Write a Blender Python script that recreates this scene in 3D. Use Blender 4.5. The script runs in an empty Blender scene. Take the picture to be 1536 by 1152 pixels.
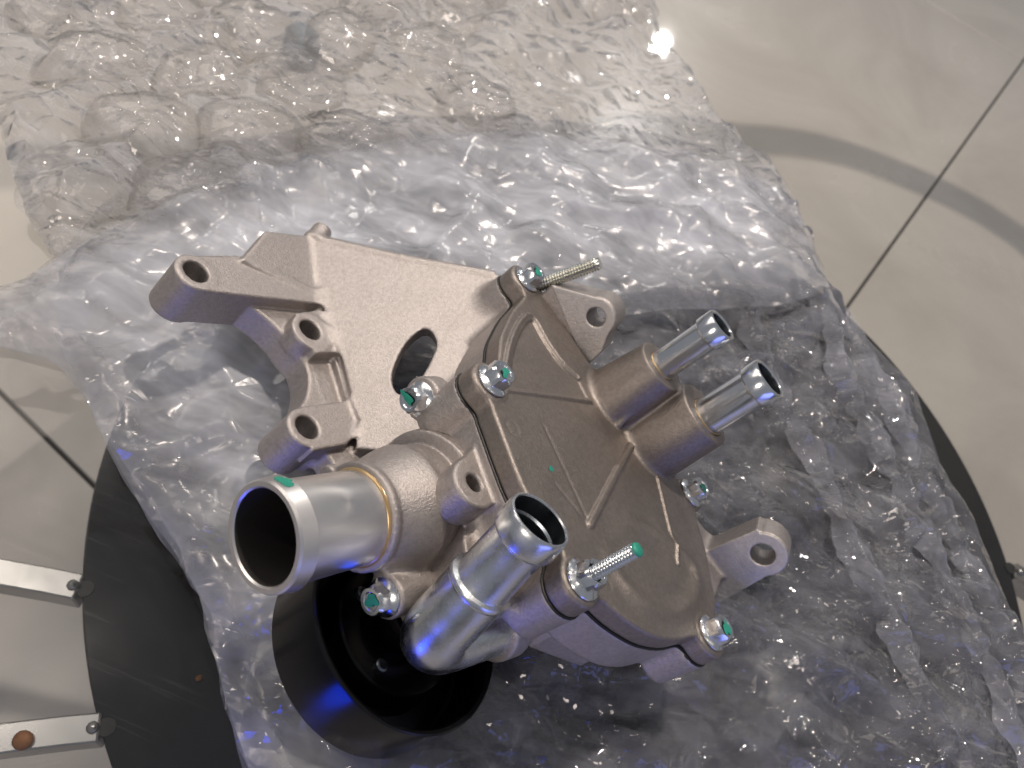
import bpy, bmesh, math, random
import numpy as np
import openvdb
from mathutils import Vector, Matrix

random.seed(7)
RNG = np.random.default_rng(11)
sc = bpy.context.scene
COL = sc.collection

# ------------------------------------------------------------------ camera
F_PX = 1150.0                                   # focal length for a frame 1536 px wide
PITCH, ROLL = math.radians(54.581), math.radians(23.826)
UP = np.array([math.sin(ROLL) * math.cos(PITCH), math.cos(ROLL) * math.cos(PITCH), math.sin(PITCH)])
E1 = np.cross(UP, [0, 0, 1.0]); E1 /= np.linalg.norm(E1)
E2 = np.cross(UP, E1)
W = np.stack([E1, E2, UP])                      # camera axes -> world axes
TABLE_Z = 0.46                                  # top of the clear glass
CAM_H = TABLE_Z + 0.4585                        # camera above the floor
SHELF_Z = TABLE_Z - 0.15
cam = bpy.data.cameras.new('camera')
cam.sensor_width = 36.0
cam.lens = 36.0 * F_PX / 1536.0
cam.clip_start, cam.clip_end = 0.01, 60.0
cam.dof.use_dof = True
cam.dof.focus_distance = 0.385
cam.dof.aperture_fstop = 10.0
cam_o = bpy.data.objects.new('camera', cam)
COL.objects.link(cam_o)
mw = Matrix.Identity(4)
for i in range(3):
    for j in range(3):
        mw[i][j] = W[i][j]
mw[2][3] = CAM_H
cam_o.matrix_world = mw
sc.camera = cam_o

# ------------------------------------------------------------------ world, lamps, exposure
world = bpy.data.worlds.new('World')
sc.world = world
world.use_nodes = True
bg = world.node_tree.nodes['Background']
bg.inputs[0].default_value = (0.80, 0.82, 0.90, 1)
bg.inputs[1].default_value = 0.25

def lamp(name, loc, target, power, size, color, shape='DISK', size_y=None):
    d = bpy.data.lights.new(name, 'AREA')
    d.shape = shape
    d.size = size
    if size_y:
        d.size_y = size_y
    d.energy = power
    d.color = color
    o = bpy.data.objects.new(name, d)
    COL.objects.link(o)
    o.location = loc
    o.rotation_euler = (Vector(target) - Vector(loc)).to_track_quat('-Z', 'Y').to_euler()
    return o

AIM = (0.0, 0.3, TABLE_Z + 0.05)
WARM, WHITE = (1.0, 0.87, 0.76), (1.0, 0.95, 0.90)
lamp('key_downlight', (-0.7, -1.4, 1.7), AIM, 8, 0.45, WARM)
lamp('added_left_softlight', (-1.7, 0.75, 2.05), (0.0, 0.35, 0.5), 10, 1.4, WARM, 'RECTANGLE', 1.1)  # added soft area light for left-facing sides; its source is unseen
lamp('pendant_over_table', (0.2, 1.2, 2.6), (0.25, 1.1, 0), 29, 0.12, WARM)
lamp('ceiling_downlight', (-0.01, 4.72, 2.6), (0.05, 1.2, 0), 20, 0.12, WHITE)
# rows of small ceiling downlights
lamp('ceiling_downlight', (-1.25, 0.25, 2.6), (-0.9, 0.3, 0), 4.5, 0.11, WARM)
lamp('ceiling_downlight', (-1.25, 2.15, 2.6), (-0.6, 1.2, 0), 5.0, 0.11, WHITE)
for x, y in ((1.30, 0.25), (2.15, 0.25), (3.0, 0.25), (-1.15, 1.2), (-0.3, 1.2), (0.55, 1.2), (1.4, 1.2),
             (-0.40, 2.15), (0.45, 2.15), (1.3, 2.15), (-1.15, 3.1), (-0.3, 3.1), (0.55, 3.1), (1.0, 2.7), (-0.4, 4.0), (-1.3, 4.0)):
    lamp('ceiling_downlight', (x, y, 2.6), (x, y, 0), 0.85, 0.10, WARM if (x > 0) else WHITE)
lamp('added_blue_softlight', (0.62, -0.38, TABLE_Z + 0.12), (0.0, 0.25, TABLE_Z + 0.08), 0.85, 0.5, (0.22, 0.27, 1.0), 'RECTANGLE', 0.3)  # added broad blue area light for the lavender tint; source unseen
lamp('blue_indicator_lamp', (-0.075, -0.13, TABLE_Z + 0.035), (-0.05, 0.2, TABLE_Z + 0.08), 0.13, 0.07, (0.002, 0.045, 1.0))

vs = sc.view_settings
vs.view_transform = 'Standard'
vs.look = 'None'
vs.exposure = 0.12
vs.gamma = 1.0
vs.use_curve_mapping = False
sc.render.engine = 'CYCLES'
sc.cycles.use_denoising = True
sc.cycles.max_bounces = 6
sc.cycles.use_adaptive_sampling = True
sc.cycles.adaptive_threshold = 0.02
sc.cycles.transparent_max_bounces = 28
sc.cycles.diffuse_bounces = 3
sc.cycles.glossy_bounces = 3
sc.cycles.transmission_bounces = 10
sc.cycles.caustics_reflective = False
sc.cycles.caustics_refractive = False
sc.cycles.sample_clamp_indirect = 6.0

# ------------------------------------------------------------------ materials
def new_mat(name):
    m = bpy.data.materials.new(name)
    m.use_nodes = True
    nt = m.node_tree
    for n_ in list(nt.nodes):
        nt.nodes.remove(n_)
    out = nt.nodes.new('ShaderNodeOutputMaterial')
    return m, nt, out

def nd(nt, kind, **kw):
    n_ = nt.nodes.new(kind)
    for k, v in kw.items():
        if k.startswith('_'):
            setattr(n_, k[1:], v)
        else:
            n_.inputs[k.replace('9', ' ')].default_value = v
    return n_

def principled(name, color, rough=0.5, metal=0.0, bump=None, var=None, rough_var=None, coat=0.0, spec=0.5, aniso=0.0):
    """bump=(scale, strength, distance); var=(scale, other colour, contrast)"""
    m, nt, out = new_mat(name)
    p = nt.nodes.new('ShaderNodeBsdfPrincipled')
    p.inputs['Base Color'].default_value = (*color, 1)
    p.inputs['Roughness'].default_value = rough
    p.inputs['Metallic'].default_value = metal
    p.inputs['Coat Weight'].default_value = coat
    p.inputs['Specular IOR Level'].default_value = spec
    p.inputs['Anisotropic'].default_value = aniso
    nt.links.new(p.outputs[0], out.inputs[0])
    tc = nt.nodes.new('ShaderNodeTexCoord')
    if var:
        sh_ = var[3] if len(var) > 3 else 0.5
        n_ = nd(nt, 'ShaderNodeTexNoise', Scale=var[0], Detail=6.0, Roughness=0.6)
        nt.links.new(tc.outputs['Object'], n_.inputs['Vector'])
        r = nt.nodes.new('ShaderNodeValToRGB')
        r.color_ramp.elements[0].position = sh_ - var[2]
        r.color_ramp.elements[1].position = sh_ + var[2]
        r.color_ramp.elements[0].color = (*color, 1)
        r.color_ramp.elements[1].color = (*var[1], 1)
        nt.links.new(n_.outputs['Fac'], r.inputs['Fac'])
        nt.links.new(r.outputs['Color'], p.inputs['Base Color'])
    if rough_var:
        n_ = nd(nt, 'ShaderNodeTexNoise', Scale=rough_var[0], Detail=5.0)
        nt.links.new(tc.outputs['Object'], n_.inputs['Vector'])
        mr = nd(nt, 'ShaderNodeMapRange')
        mr.inputs['From Min'].default_value = 0.3
        mr.inputs['From Max'].default_value = 0.7
        mr.inputs['To Min'].default_value = rough_var[1]
        mr.inputs['To Max'].default_value = rough_var[2]
        nt.links.new(n_.outputs['Fac'], mr.inputs['Value'])
        nt.links.new(mr.outputs['Result'], p.inputs['Roughness'])
    if bump:
        n_ = nd(nt, 'ShaderNodeTexNoise', Scale=bump[0], Detail=4.0, Roughness=0.65)
        nt.links.new(tc.outputs['Object'], n_.inputs['Vector'])
        b = nd(nt, 'ShaderNodeBump', Strength=bump[1], Distance=bump[2])
        nt.links.new(n_.outputs['Fac'], b.inputs['Height'])
        nt.links.new(b.outputs['Normal'], p.inputs['Normal'])
    return m

CAST = principled('sand_blasted_cast_aluminium', (0.50, 0.462, 0.443), 0.46, 0.92, bump=(900, 0.6, 0.0007),
                  var=(420, (0.41, 0.376, 0.356), 0.16), rough_var=(60, 0.45, 0.54))
CAST_SHADED = principled('cover_cast_aluminium', (0.335, 0.298, 0.27), 0.46, 0.92, bump=(1000, 0.5, 0.0006),
                   var=(420, (0.27, 0.238, 0.214), 0.16), rough_var=(60, 0.42, 0.50))  # same casting as the housing; the cover's shade is in this darker colour
LUGF = principled('brightened_lug_aluminium', (0.66, 0.63, 0.61), 0.5, 0.75, bump=(900, 0.6, 0.0007), var=(420, (0.56, 0.53, 0.51), 0.16))  # paler blasted metal for machined lug faces; some of their light painted in
MACH = principled('machined_aluminium', (0.66, 0.63, 0.60), 0.32, 1.0, bump=(900, 0.12, 0.0003), rough_var=(200, 0.26, 0.38))
TURN = principled('turned_steel', (0.80, 0.775, 0.75), 0.34, 1.0, rough_var=(30, 0.30, 0.38), aniso=0.4)
ZINC = principled('zinc_plated_steel', (0.78, 0.80, 0.82), 0.16, 1.0, bump=(500, 0.07, 0.0003),
                  var=(120, (0.70, 0.73, 0.75), 0.25), rough_var=(160, 0.14, 0.24))
ZINC_DULL = principled('dull_zinc_plated_steel', (0.74, 0.76, 0.78), 0.26, 1.0, bump=(350, 0.14, 0.0005),
                       var=(80, (0.64, 0.67, 0.69), 0.25), rough_var=(90, 0.18, 0.36))
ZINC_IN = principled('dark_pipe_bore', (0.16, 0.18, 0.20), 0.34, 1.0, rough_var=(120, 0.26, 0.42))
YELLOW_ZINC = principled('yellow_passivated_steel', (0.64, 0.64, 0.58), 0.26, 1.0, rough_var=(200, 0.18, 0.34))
BORE = principled('near_black_bore', (0.026, 0.024, 0.023), 0.7, 0.0, spec=0.2)  # one even near-black for the inner wall of the inlet pipe
RUBBER = principled('black_rubber_gasket', (0.012, 0.012, 0.012), 0.45)
PULLEY = principled('black_painted_steel', (0.004, 0.004, 0.0045), 0.22, 0.0, rough_var=(50, 0.17, 0.26), spec=0.3)
GREEN = principled('green_marker_paint', (0.012, 0.24, 0.17), 0.4, 0.0, var=(400, (0.03, 0.33, 0.24), 0.2))
SEALANT = principled('amber_thread_sealant', (0.46, 0.31, 0.14), 0.25, 0.5, var=(120, (0.56, 0.42, 0.24), 0.2))
BLACK_GLASS = principled('black_glass', (0.010, 0.010, 0.010), 0.10, 0.0, var=(260, (0.075, 0.07, 0.065), 0.03, 0.72), rough_var=(12, 0.08, 0.20))
CHROME = principled('chrome_plated_steel', (0.42, 0.42, 0.42), 0.3, 1.0, rough_var=(40, 0.24, 0.36))
RUST = principled('rusty_steel', (0.22, 0.085, 0.03), 0.7, 0.3, var=(160, (0.34, 0.16, 0.07), 0.2))
GROUT = principled('dark_grout', (0.045, 0.042, 0.038), 0.8, bump=(300, 0.4, 0.001))
CRUMB = principled('amber_crumb', (0.45, 0.20, 0.05), 0.5)

def tile_material():
    m, nt, out = new_mat('glazed_floor_tile')
    p = nt.nodes.new('ShaderNodeBsdfPrincipled')
    tc = nt.nodes.new('ShaderNodeTexCoord')
    geo = nt.nodes.new('ShaderNodeNewGeometry')
    n1 = nd(nt, 'ShaderNodeTexNoise', Scale=2.2, Detail=8.0, Roughness=0.62, Distortion=1.2)
    nt.links.new(geo.outputs['Position'], n1.inputs['Vector'])
    r = nt.nodes.new('ShaderNodeValToRGB')
    r.color_ramp.elements[0].position = 0.30
    r.color_ramp.elements[1].position = 0.72
    r.color_ramp.elements[0].color = (0.46, 0.425, 0.38, 1)
    r.color_ramp.elements[1].color = (0.58, 0.545, 0.495, 1)
    nt.links.new(n1.outputs['Fac'], r.inputs['Fac'])
    nt.links.new(r.outputs['Color'], p.inputs['Base Color'])
    mr = nd(nt, 'ShaderNodeMapRange')
    mr.inputs['To Min'].default_value = 0.16
    mr.inputs['To Max'].default_value = 0.34
    nt.links.new(n1.outputs['Fac'], mr.inputs['Value'])
    nt.links.new(mr.outputs['Result'], p.inputs['Roughness'])
    nt.links.new(p.outputs[0], out.inputs[0])
    return m
TILE = tile_material()

def clear_glass():
    """thin clear sheet with scuffs: transparent, a Fresnel reflection and fine scratches"""
    m, nt, out = new_mat('scuffed_clear_glass')
    tr = nd(nt, 'ShaderNodeBsdfTransparent', Color=(0.965, 0.975, 0.968, 1))
    gl = nd(nt, 'ShaderNodeBsdfGlossy', Roughness=0.03)
    gl2 = nd(nt, 'ShaderNodeBsdfGlossy', Roughness=0.30)
    fr = nd(nt, 'ShaderNodeFresnel', IOR=1.5)
    geo = nt.nodes.new('ShaderNodeNewGeometry')
    w = nd(nt, 'ShaderNodeTexNoise', Scale=3.0, Detail=2.0)
    nt.links.new(geo.outputs['Position'], w.inputs['Vector'])
    fac = None
    for k, (sx, sy, rot) in enumerate(((9, 420, 0.35), (11, 380, 1.2), (8, 460, 2.25), (13, 330, 2.8))):
        mp = nt.nodes.new('ShaderNodeMapping')
        mp.inputs['Rotation'].default_value = (0, 0, rot)
        mp.inputs['Scale'].default_value = (sx, sy, 1)
        mp.inputs['Location'].default_value = (k * 3.1, k * 7.7, 0)
        nt.links.new(geo.outputs['Position'], mp.inputs['Vector'])
        v = nd(nt, 'ShaderNodeTexNoise', Scale=1.0, Detail=1.0)
        nt.links.new(mp.outputs[0], v.inputs['Vector'])
        r = nt.nodes.new('ShaderNodeValToRGB')
        r.color_ramp.elements[0].position = 0.70
        r.color_ramp.elements[1].position = 0.76
        nt.links.new(v.outputs['Fac'], r.inputs['Fac'])
        if fac is None:
            fac = r.outputs['Color']
        else:
            mx = nd(nt, 'ShaderNodeMath', _operation='MAXIMUM')
            nt.links.new(fac, mx.inputs[0])
            nt.links.new(r.outputs['Color'], mx.inputs[1])
            fac = mx.outputs[0]
    ml = nd(nt, 'ShaderNodeMath', _operation='MULTIPLY')
    ml.inputs[1].default_value = 0.014
    nt.links.new(fac, ml.inputs[0])
    ad = nd(nt, 'ShaderNodeMath', _operation='ADD')
    ad.inputs[1].default_value = 0.014
    nt.links.new(ml.outputs[0], ad.inputs[0])
    m1 = nt.nodes.new('ShaderNodeMixShader')
    nt.links.new(fr.outputs[0], m1.inputs[0])
    nt.links.new(tr.outputs[0], m1.inputs[1])
    nt.links.new(gl.outputs[0], m1.inputs[2])
    m2 = nt.nodes.new('ShaderNodeMixShader')
    nt.links.new(ad.outputs[0], m2.inputs[0])
    nt.links.new(m1.outputs[0], m2.inputs[1])
    nt.links.new(gl2.outputs[0], m2.inputs[2])
    nt.links.new(m2.outputs[0], out.inputs[0])
    return m
GLASS = clear_glass()
def border_glass():
    m, nt, out = new_mat('grey_frosted_glass')
    tr = nd(nt, 'ShaderNodeBsdfTransparent', Color=(0.8, 0.8, 0.8, 1))
    df = nd(nt, 'ShaderNodeBsdfDiffuse', Color=(0.18, 0.18, 0.18, 1))
    mx = nt.nodes.new('ShaderNodeMixShader')
    mx.inputs[0].default_value = 0.85
    nt.links.new(tr.outputs[0], mx.inputs[1])
    nt.links.new(df.outputs[0], mx.inputs[2])
    nt.links.new(mx.outputs[0], out.inputs[0])
    return m
GLASS_EDGE = border_glass()

def film(name, rough=0.05, crease=1.0, whiten=0.35, tint=(0.93, 0.94, 0.96), scales=((26, 1.0), (70, 0.55), (170, 0.28)), line=0.05, patch=9.0):
    """thin polythene: mostly see-through, shiny; creases run in straight broken lines that catch light and turn whitish.
    How milky it is comes from the mesh attribute 'milk' (how many folds lie on each other)."""
    m, nt, out = new_mat(name)
    def math_(op, a, b=None, clamp=False):
        n_ = nt.nodes.new('ShaderNodeMath')
        n_.operation = op
        n_.use_clamp = clamp
        for k, x in enumerate((a, b)):
            if x is None: continue
            if isinstance(x, (int, float)): n_.inputs[k].default_value = x
            else: nt.links.new(x, n_.inputs[k])
        return n_.outputs[0]
    tr = nd(nt, 'ShaderNodeBsdfTransparent', Color=(0.985, 0.985, 0.99, 1))
    df = nd(nt, 'ShaderNodeBsdfDiffuse', Color=(*tint, 1))
    tl = nd(nt, 'ShaderNodeBsdfTranslucent', Color=(*tint, 1))
    gl = nd(nt, 'ShaderNodeBsdfGlossy', Roughness=rough)
    fr = nd(nt, 'ShaderNodeFresnel', IOR=1.5)
    geo = nt.nodes.new('ShaderNodeNewGeometry')
    wob = nd(nt, 'ShaderNodeTexNoise', _noise_dimensions='2D', Scale=22.0, Detail=2.0)
    nt.links.new(geo.outputs['Position'], wob.inputs['Vector'])
    sub = nd(nt, 'ShaderNodeVectorMath', _operation='SUBTRACT')
    nt.links.new(wob.outputs['Color'], sub.inputs[0]); sub.inputs[1].default_value = (0.5, 0.5, 0.5)
    scl = nd(nt, 'ShaderNodeVectorMath', _operation='SCALE')
    nt.links.new(sub.outputs[0], scl.inputs[0]); scl.inputs['Scale'].default_value = 0.009
    pos = nd(nt, 'ShaderNodeVectorMath', _operation='ADD')
    nt.links.new(geo.outputs['Position'], pos.inputs[0]); nt.links.new(scl.outputs[0], pos.inputs[1])
    gate = nd(nt, 'ShaderNodeTexNoise', _noise_dimensions='2D', Scale=patch, Detail=1.0)
    nt.links.new(geo.outputs['Position'], gate.inputs['Vector'])
    height, lines = None, None
    for k, (sc_, w_) in enumerate(scales):
        mp = nt.nodes.new('ShaderNodeMapping')
        mp.inputs['Rotation'].default_value = (0, 0, 0.7 + 1.1 * k)
        mp.inputs['Scale'].default_value = (1.0, 1.75, 1.0)
        mp.inputs['Location'].default_value = (k * 1.3, k * 2.1, 0)
        nt.links.new(pos.outputs[0], mp.inputs['Vector'])
        v = nd(nt, 'ShaderNodeTexVoronoi', _voronoi_dimensions='2D', _feature='DISTANCE_TO_EDGE', Scale=sc_)
        nt.links.new(mp.outputs[0], v.inputs['Vector'])
        d = v.outputs['Distance']
        g = gate.outputs['Fac'] if k % 2 else gate.outputs['Color']
        gk_ = math_('MULTIPLY', math_('SUBTRACT', g, 0.36), 4.0, True) if k else 1.0
        gl_ = math_('MULTIPLY', math_('SUBTRACT', wob.outputs['Fac'], 0.47), 8.0, True)
        # flat facets that meet in sharp ridges, in metres
        h = math_('MULTIPLY', math_('MULTIPLY', d, w_ * crease * 0.55 / sc_), gk_)
        ln = math_('MULTIPLY', math_('SUBTRACT', 1.0, math_('DIVIDE', d, line * (1.0 + 0.5 * k)), True), gl_)
        ln = math_('MULTIPLY', ln, (0.8, 0.6, 0.4)[k])
        height = h if height is None else math_('ADD', height, h)
        lines = ln if lines is None else math_('MAXIMUM', lines, ln)
    rip = nd(nt, 'ShaderNodeTexNoise', _noise_dimensions='2D', Scale=170.0, Detail=1.0)
    nt.links.new(pos.outputs[0], rip.inputs['Vector'])
    height = math_('ADD', height, math_('MULTIPLY', rip.outputs['Fac'], 0.00045 * crease))
    b = nd(nt, 'ShaderNodeBump', Strength=1.0, Distance=1.0)
    nt.links.new(height, b.inputs['Height'])
    nt.links.new(b.outputs['Normal'], gl.inputs['Normal'])
    nt.links.new(b.outputs['Normal'], fr.inputs['Normal'])
    at_ = nd(nt, 'ShaderNodeAttribute', _attribute_name='milk')
    n2 = nd(nt, 'ShaderNodeTexNoise', _noise_dimensions='2D', Scale=16.0, Detail=3.0, Roughness=0.65)
    mp2 = nt.nodes.new('ShaderNodeMapping')
    mp2.inputs['Rotation'].default_value = (0, 0, 1.05)
    mp2.inputs['Scale'].default_value = (0.7, 2.2, 1.0)
    nt.links.new(pos.outputs[0], mp2.inputs['Vector'])
    nt.links.new(mp2.outputs[0], n2.inputs['Vector'])
    cloud = math_('ADD', math_('MULTIPLY', math_('SUBTRACT', n2.outputs['Fac'], 0.25), 2.0, True), 0.5)
    milk = math_('MULTIPLY', at_.outputs['Fac'], cloud)
    milk = math_('ADD', milk, math_('MULTIPLY', lines, whiten), True)
    mk = nt.nodes.new('ShaderNodeMixShader')
    mk.inputs[0].default_value = 0.45
    nt.links.new(df.outputs[0], mk.inputs[1])
    nt.links.new(tl.outputs[0], mk.inputs[2])
    m1 = nt.nodes.new('ShaderNodeMixShader')
    nt.links.new(milk, m1.inputs[0])
    nt.links.new(tr.outputs[0], m1.inputs[1])
    nt.links.new(mk.outputs[0], m1.inputs[2])
    m2 = nt.nodes.new('ShaderNodeMixShader')
    nt.links.new(fr.outputs[0], m2.inputs[0])
    nt.links.new(m1.outputs[0], m2.inputs[1])
    nt.links.new(gl.outputs[0], m2.inputs[2])
    nt.links.new(m2.outputs[0], out.inputs[0])
    return m
FILM = film('crumpled_polythene', 0.045, 1.35, 0.24, (0.88, 0.91, 0.98), scales=((30, 1.0), (85, 0.6), (200, 0.32)), line=0.03)
FILM_CLEAR = film('clear_polythene', 0.055, 0.8, 0.08, (0.84, 0.88, 1.0), scales=((13, 1.0), (34, 0.7), (95, 0.35)), line=0.022, patch=7.0)
FILM_MILKY = film('milky_polythene', 0.24, 0.25, 0.06, (0.86, 0.90, 0.99), scales=((14, 1.0), (40, 0.5)))
FILM_BUBBLE = film('bubble_polythene', 0.05, 0.35, 0.12, (0.96, 0.95, 0.96), scales=((20, 0.8), (60, 0.5)))

# ------------------------------------------------------------------ mesh helpers
def tag(o, label=None, cat=None, group=None, kind=None):
    if label: o['label'] = label
    if cat: o['category'] = cat
    if group: o['group'] = group
    if kind: o['kind'] = kind
    return o

def mesh_obj(name, verts, faces, mat, parent=None, smooth=True, scale=1.0, offset=(0, 0, 0)):
    me = bpy.data.meshes.new(name)
    V = (np.asarray(verts, dtype=np.float64) - np.asarray(offset)) * scale
    if isinstance(faces, np.ndarray):
        k = faces.shape[1]
        me.vertices.add(len(V)); me.loops.add(faces.size); me.polygons.add(len(faces))
        me.vertices.foreach_set('co', V.astype(np.float32).ravel())
        me.polygons.foreach_set('loop_start', np.arange(0, faces.size, k, dtype=np.int32))
        me.loops.foreach_set('vertex_index', faces.astype(np.int32).ravel())
        me.update(calc_edges=True)
    else:
        me.from_pydata([tuple(v) for v in V], [], faces)
    me.validate()
    if smooth:
        me.polygons.foreach_set('use_smooth', np.ones(len(me.polygons), dtype=bool))
    me.materials.append(mat)
    o = bpy.data.objects.new(name, me)
    COL.objects.link(o)
    if parent is not None:
        o.parent = parent
    return o

def empty(name, loc=(0, 0, 0)):
    o = bpy.data.objects.new(name, None)
    o.empty_display_size = 0.05
    o.location = loc
    COL.objects.link(o)
    return o

def at(px, py, z):
    """world point where the view line through a frame position meets the level z"""
    r = W @ np.array([(px - 768) / F_PX, -(py - 576) / F_PX, -1.0])
    t = (z - CAM_H) / r[2]
    return np.array([0, 0, CAM_H]) + r * t

def catmull(pts, n_=6, closed=True):
    p_ = np.asarray(pts, float); N = len(p_); out_ = []
    rng = range(N) if closed else range(N - 1)
    for i in rng:
        if closed:
            a, b, c, d = p_[i - 1], p_[i], p_[(i + 1) % N], p_[(i + 2) % N]
        else:
            a, b, c, d = p_[max(i - 1, 0)], p_[i], p_[i + 1], p_[min(i + 2, N - 1)]
        for k in range(n_):
            t = k / n_
            out_.append(0.5 * (2 * b + (c - a) * t + (2 * a - 5 * b + 4 * c - d) * t * t + (3 * b - a - 3 * c + d) * t ** 3))
    if not closed: out_.append(p_[-1])
    return np.array(out_)

def sharp(o, angle=35):
    o.data.set_sharp_from_angle(angle=math.radians(angle))
    return o

def lathe(profile, seg=64, closed=False):
    """profile of (r, z); returns verts, faces round the z axis"""
    V, Fc = [], []
    n_ = len(profile)
    for r, z in profile:
        for k in range(seg):
            a = 2 * math.pi * k / seg
            V.append((r * math.cos(a), r * math.sin(a), z))
    last = n_ if closed else n_ - 1
    for i in range(last):
        j = (i + 1) % n_
        for k in range(seg):
            k2 = (k + 1) % seg
            Fc.append((i * seg + k, i * seg + k2, j * seg + k2, j * seg + k))
    return V, Fc

# ------------------------------------------------------------------ setting: floor of large tiles
floor = empty('floor')
tag(floor, 'large glazed beige floor tiles with dark grout lines', None, kind='structure')
# the two grout lines in view fix the grid
a1, b1 = at(1536, 90, 0.0), at(1275, 455, 0.0)
a2, b2 = at(0, 600, 0.0), at(140, 715, 0.0)
gd = (b1 - a1)[:2]; gd /= np.linalg.norm(gd)
gn = np.array([-gd[1], gd[0]])
off_n = float(a1[:2] @ gn)
off_d = float(((a2 + b2) / 2)[:2] @ gd)
TS, TN, GAP = 2.40, 1.60, 0.0055
mesh_obj('grout_bed', [(-6, -6, -0.02), (6, -6, -0.02), (6, 8, -0.02), (-6, 8, -0.02)], [(0, 1, 2, 3)], GROUT, floor)
tb = bmesh.new()
bmesh.ops.create_cube(tb, size=1.0)
bmesh.ops.scale(tb, vec=(TS - GAP, TN - GAP, 0.012), verts=tb.verts)
bmesh.ops.bevel(tb, geom=list(tb.edges), offset=0.0015, segments=1, affect='EDGES')
tile_me = bpy.data.meshes.new('floor_tile')
tb.to_mesh(tile_me); tb.free()
tile_me.materials.append(TILE)
ang = math.atan2(gd[1], gd[0])
for i in range(-4, 5):
    for j in range(-4, 5):
        c = gd * (off_d + (i + 0.5) * TS) + gn * (off_n + (j + 0.5) * TN)
        if -3.2 < c[0] < 3.6 and -1.6 < c[1] < 5.0:
            o = bpy.data.objects.new('floor_tile', tile_me)
            COL.objects.link(o)
            o.parent = floor
            o.location = (c[0], c[1], -0.006)
            o.rotation_euler = (0, 0, ang)

# ------------------------------------------------------------------ two-tier glass table
SH = CAM_H - SHELF_Z
shelf_c = np.array([0.2011, 0.5816]) * SH
shelf_r = 0.7006 * SH
table = empty('glass_table', (shelf_c[0], shelf_c[1], 0))
tag(table, 'two-tier glass table with clear scuffed top, round black lower shelf and chrome brackets', 'table')
T0 = np.array([shelf_c[0], shelf_c[1], 0.0])

def disc_profile(r, z0, z1, bev):
    return [(0.0001, z0), (r - bev, z0), (r, z0 + bev), (r, z1 - bev), (r - bev, z1), (0.0001, z1)]
v, f_ = lathe(disc_profile(shelf_r, SHELF_Z - 0.008, SHELF_Z, 0.0015), 180)
sharp(mesh_obj('black_shelf', v, f_, BLACK_GLASS, table), 30)
# clear round-ended top: its frosted border runs just outside the frame and throws a ring of shade on the floor
TOP_PTS = [(-0.12, 1.20), (0.05, 1.37), (0.197, 1.448), (0.312, 1.511), (0.404, 1.542), (0.505, 1.556), (0.615, 1.557), (0.703, 1.542), (0.80, 1.50), (0.89, 1.40),
           (0.93, 1.2), (0.90, 0.7), (0.80, 0.2), (0.55, -0.18), (0.15, -0.36), (-0.30, -0.34), (-0.62, -0.10), (-0.80, 0.30), (-0.78, 0.62), (-0.55, 0.86), (-0.33, 1.02)]
TOP_LINE = catmull(TOP_PTS, 10)
def top_ring(inset, z):
    n_ = len(TOP_LINE)
    tan = np.roll(TOP_LINE, -1, 0) - np.roll(TOP_LINE, 1, 0)
    tan /= np.linalg.norm(tan, axis=1)[:, None]
    inw = np.stack([tan[:, 1], -tan[:, 0]], 1)
    q_ = TOP_LINE + inw * inset
    return [(a - T0[0], b - T0[1], z) for a, b in q_]
seg = len(TOP_LINE)
mid = (TOP_LINE.mean(0)[0] - T0[0], TOP_LINE.mean(0)[1] - T0[1], TABLE_Z)
v = top_ring(0.078, TABLE_Z) + [mid]
mesh_obj('clear_top', v, [((k + 1) % seg, k, seg) for k in range(seg)], GLASS, table, smooth=False)
v = top_ring(0.078, TABLE_Z) + top_ring(0.002, TABLE_Z) + top_ring(0.0, TABLE_Z - 0.002) + top_ring(0.0, TABLE_Z - 0.008)
fc = []
for r_ in range(3):
    for k in range(seg):
        k2 = (k + 1) % seg
        fc.append((r_ * seg + k, (r_ + 1) * seg + k, (r_ + 1) * seg + k2, r_ * seg + k2))
mesh_obj('frosted_border', v, fc, GLASS_EDGE, table)

def strap(name, p0, p1, width, thick, zc, tip):
    """flat chrome strap on edge from the shelf rim out to a leg"""
    d = (p1 - p0)[:2]; L = np.linalg.norm(d); d /= L
    nrm = np.array([-d[1], d[0]])
    b = bmesh.new()
    prof = [(-thick / 2, -width / 2), (thick / 2, -width / 2), (thick / 2, width / 2), (-thick / 2, width / 2)]
    rings = []
    path = [(0.0, 0.0), (0.02, 0.0), (L * 0.35, 0.002), (L * 0.7, -0.002), (L, 0.0)]
    for s0, bow in path:
        ring = []
        for a, h in prof:
            q = p0[:2] + d * s0 + nrm * (a + bow)
            ring.append(b.verts.new((q[0] - T0[0], q[1] - T0[1], zc + h)))
        rings.append(ring)
    for i in range(len(rings) - 1):
        for k in range(4):
            b.faces.new((rings[i][k], rings[i][(k + 1) % 4], rings[i + 1][(k + 1) % 4], rings[i + 1][k]))
    b.faces.new(rings[0][::-1]); b.faces.new(rings[-1])
    bmesh.ops.recalc_face_normals(b, faces=b.faces)
    bmesh.ops.bevel(b, geom=list(b.edges), offset=0.0012, segments=1, affect='EDGES')
    me = bpy.data.meshes.new(name); b.to_mesh(me); b.free()
    me.materials.append(CHROME)
    o = bpy.data.objects.new(name, me); COL.objects.link(o); o.parent = table
    # rubber-capped pin that grips the shelf
    v2, f2 = lathe([(0.0001, -0.006), (0.0035, -0.006), (0.004, -0.004), (0.004, 0.001), (0.003, 0.003), (0.0001, 0.0035)], 20)
    v2 = np.array(v2) + np.array([p0[0] - T0[0] + d[0] * tip, p0[1] - T0[1] + d[1] * tip, zc + width / 2])
    c = mesh_obj('clamp_pin', v2, f2, CHROME, table)
    return o, d

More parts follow.
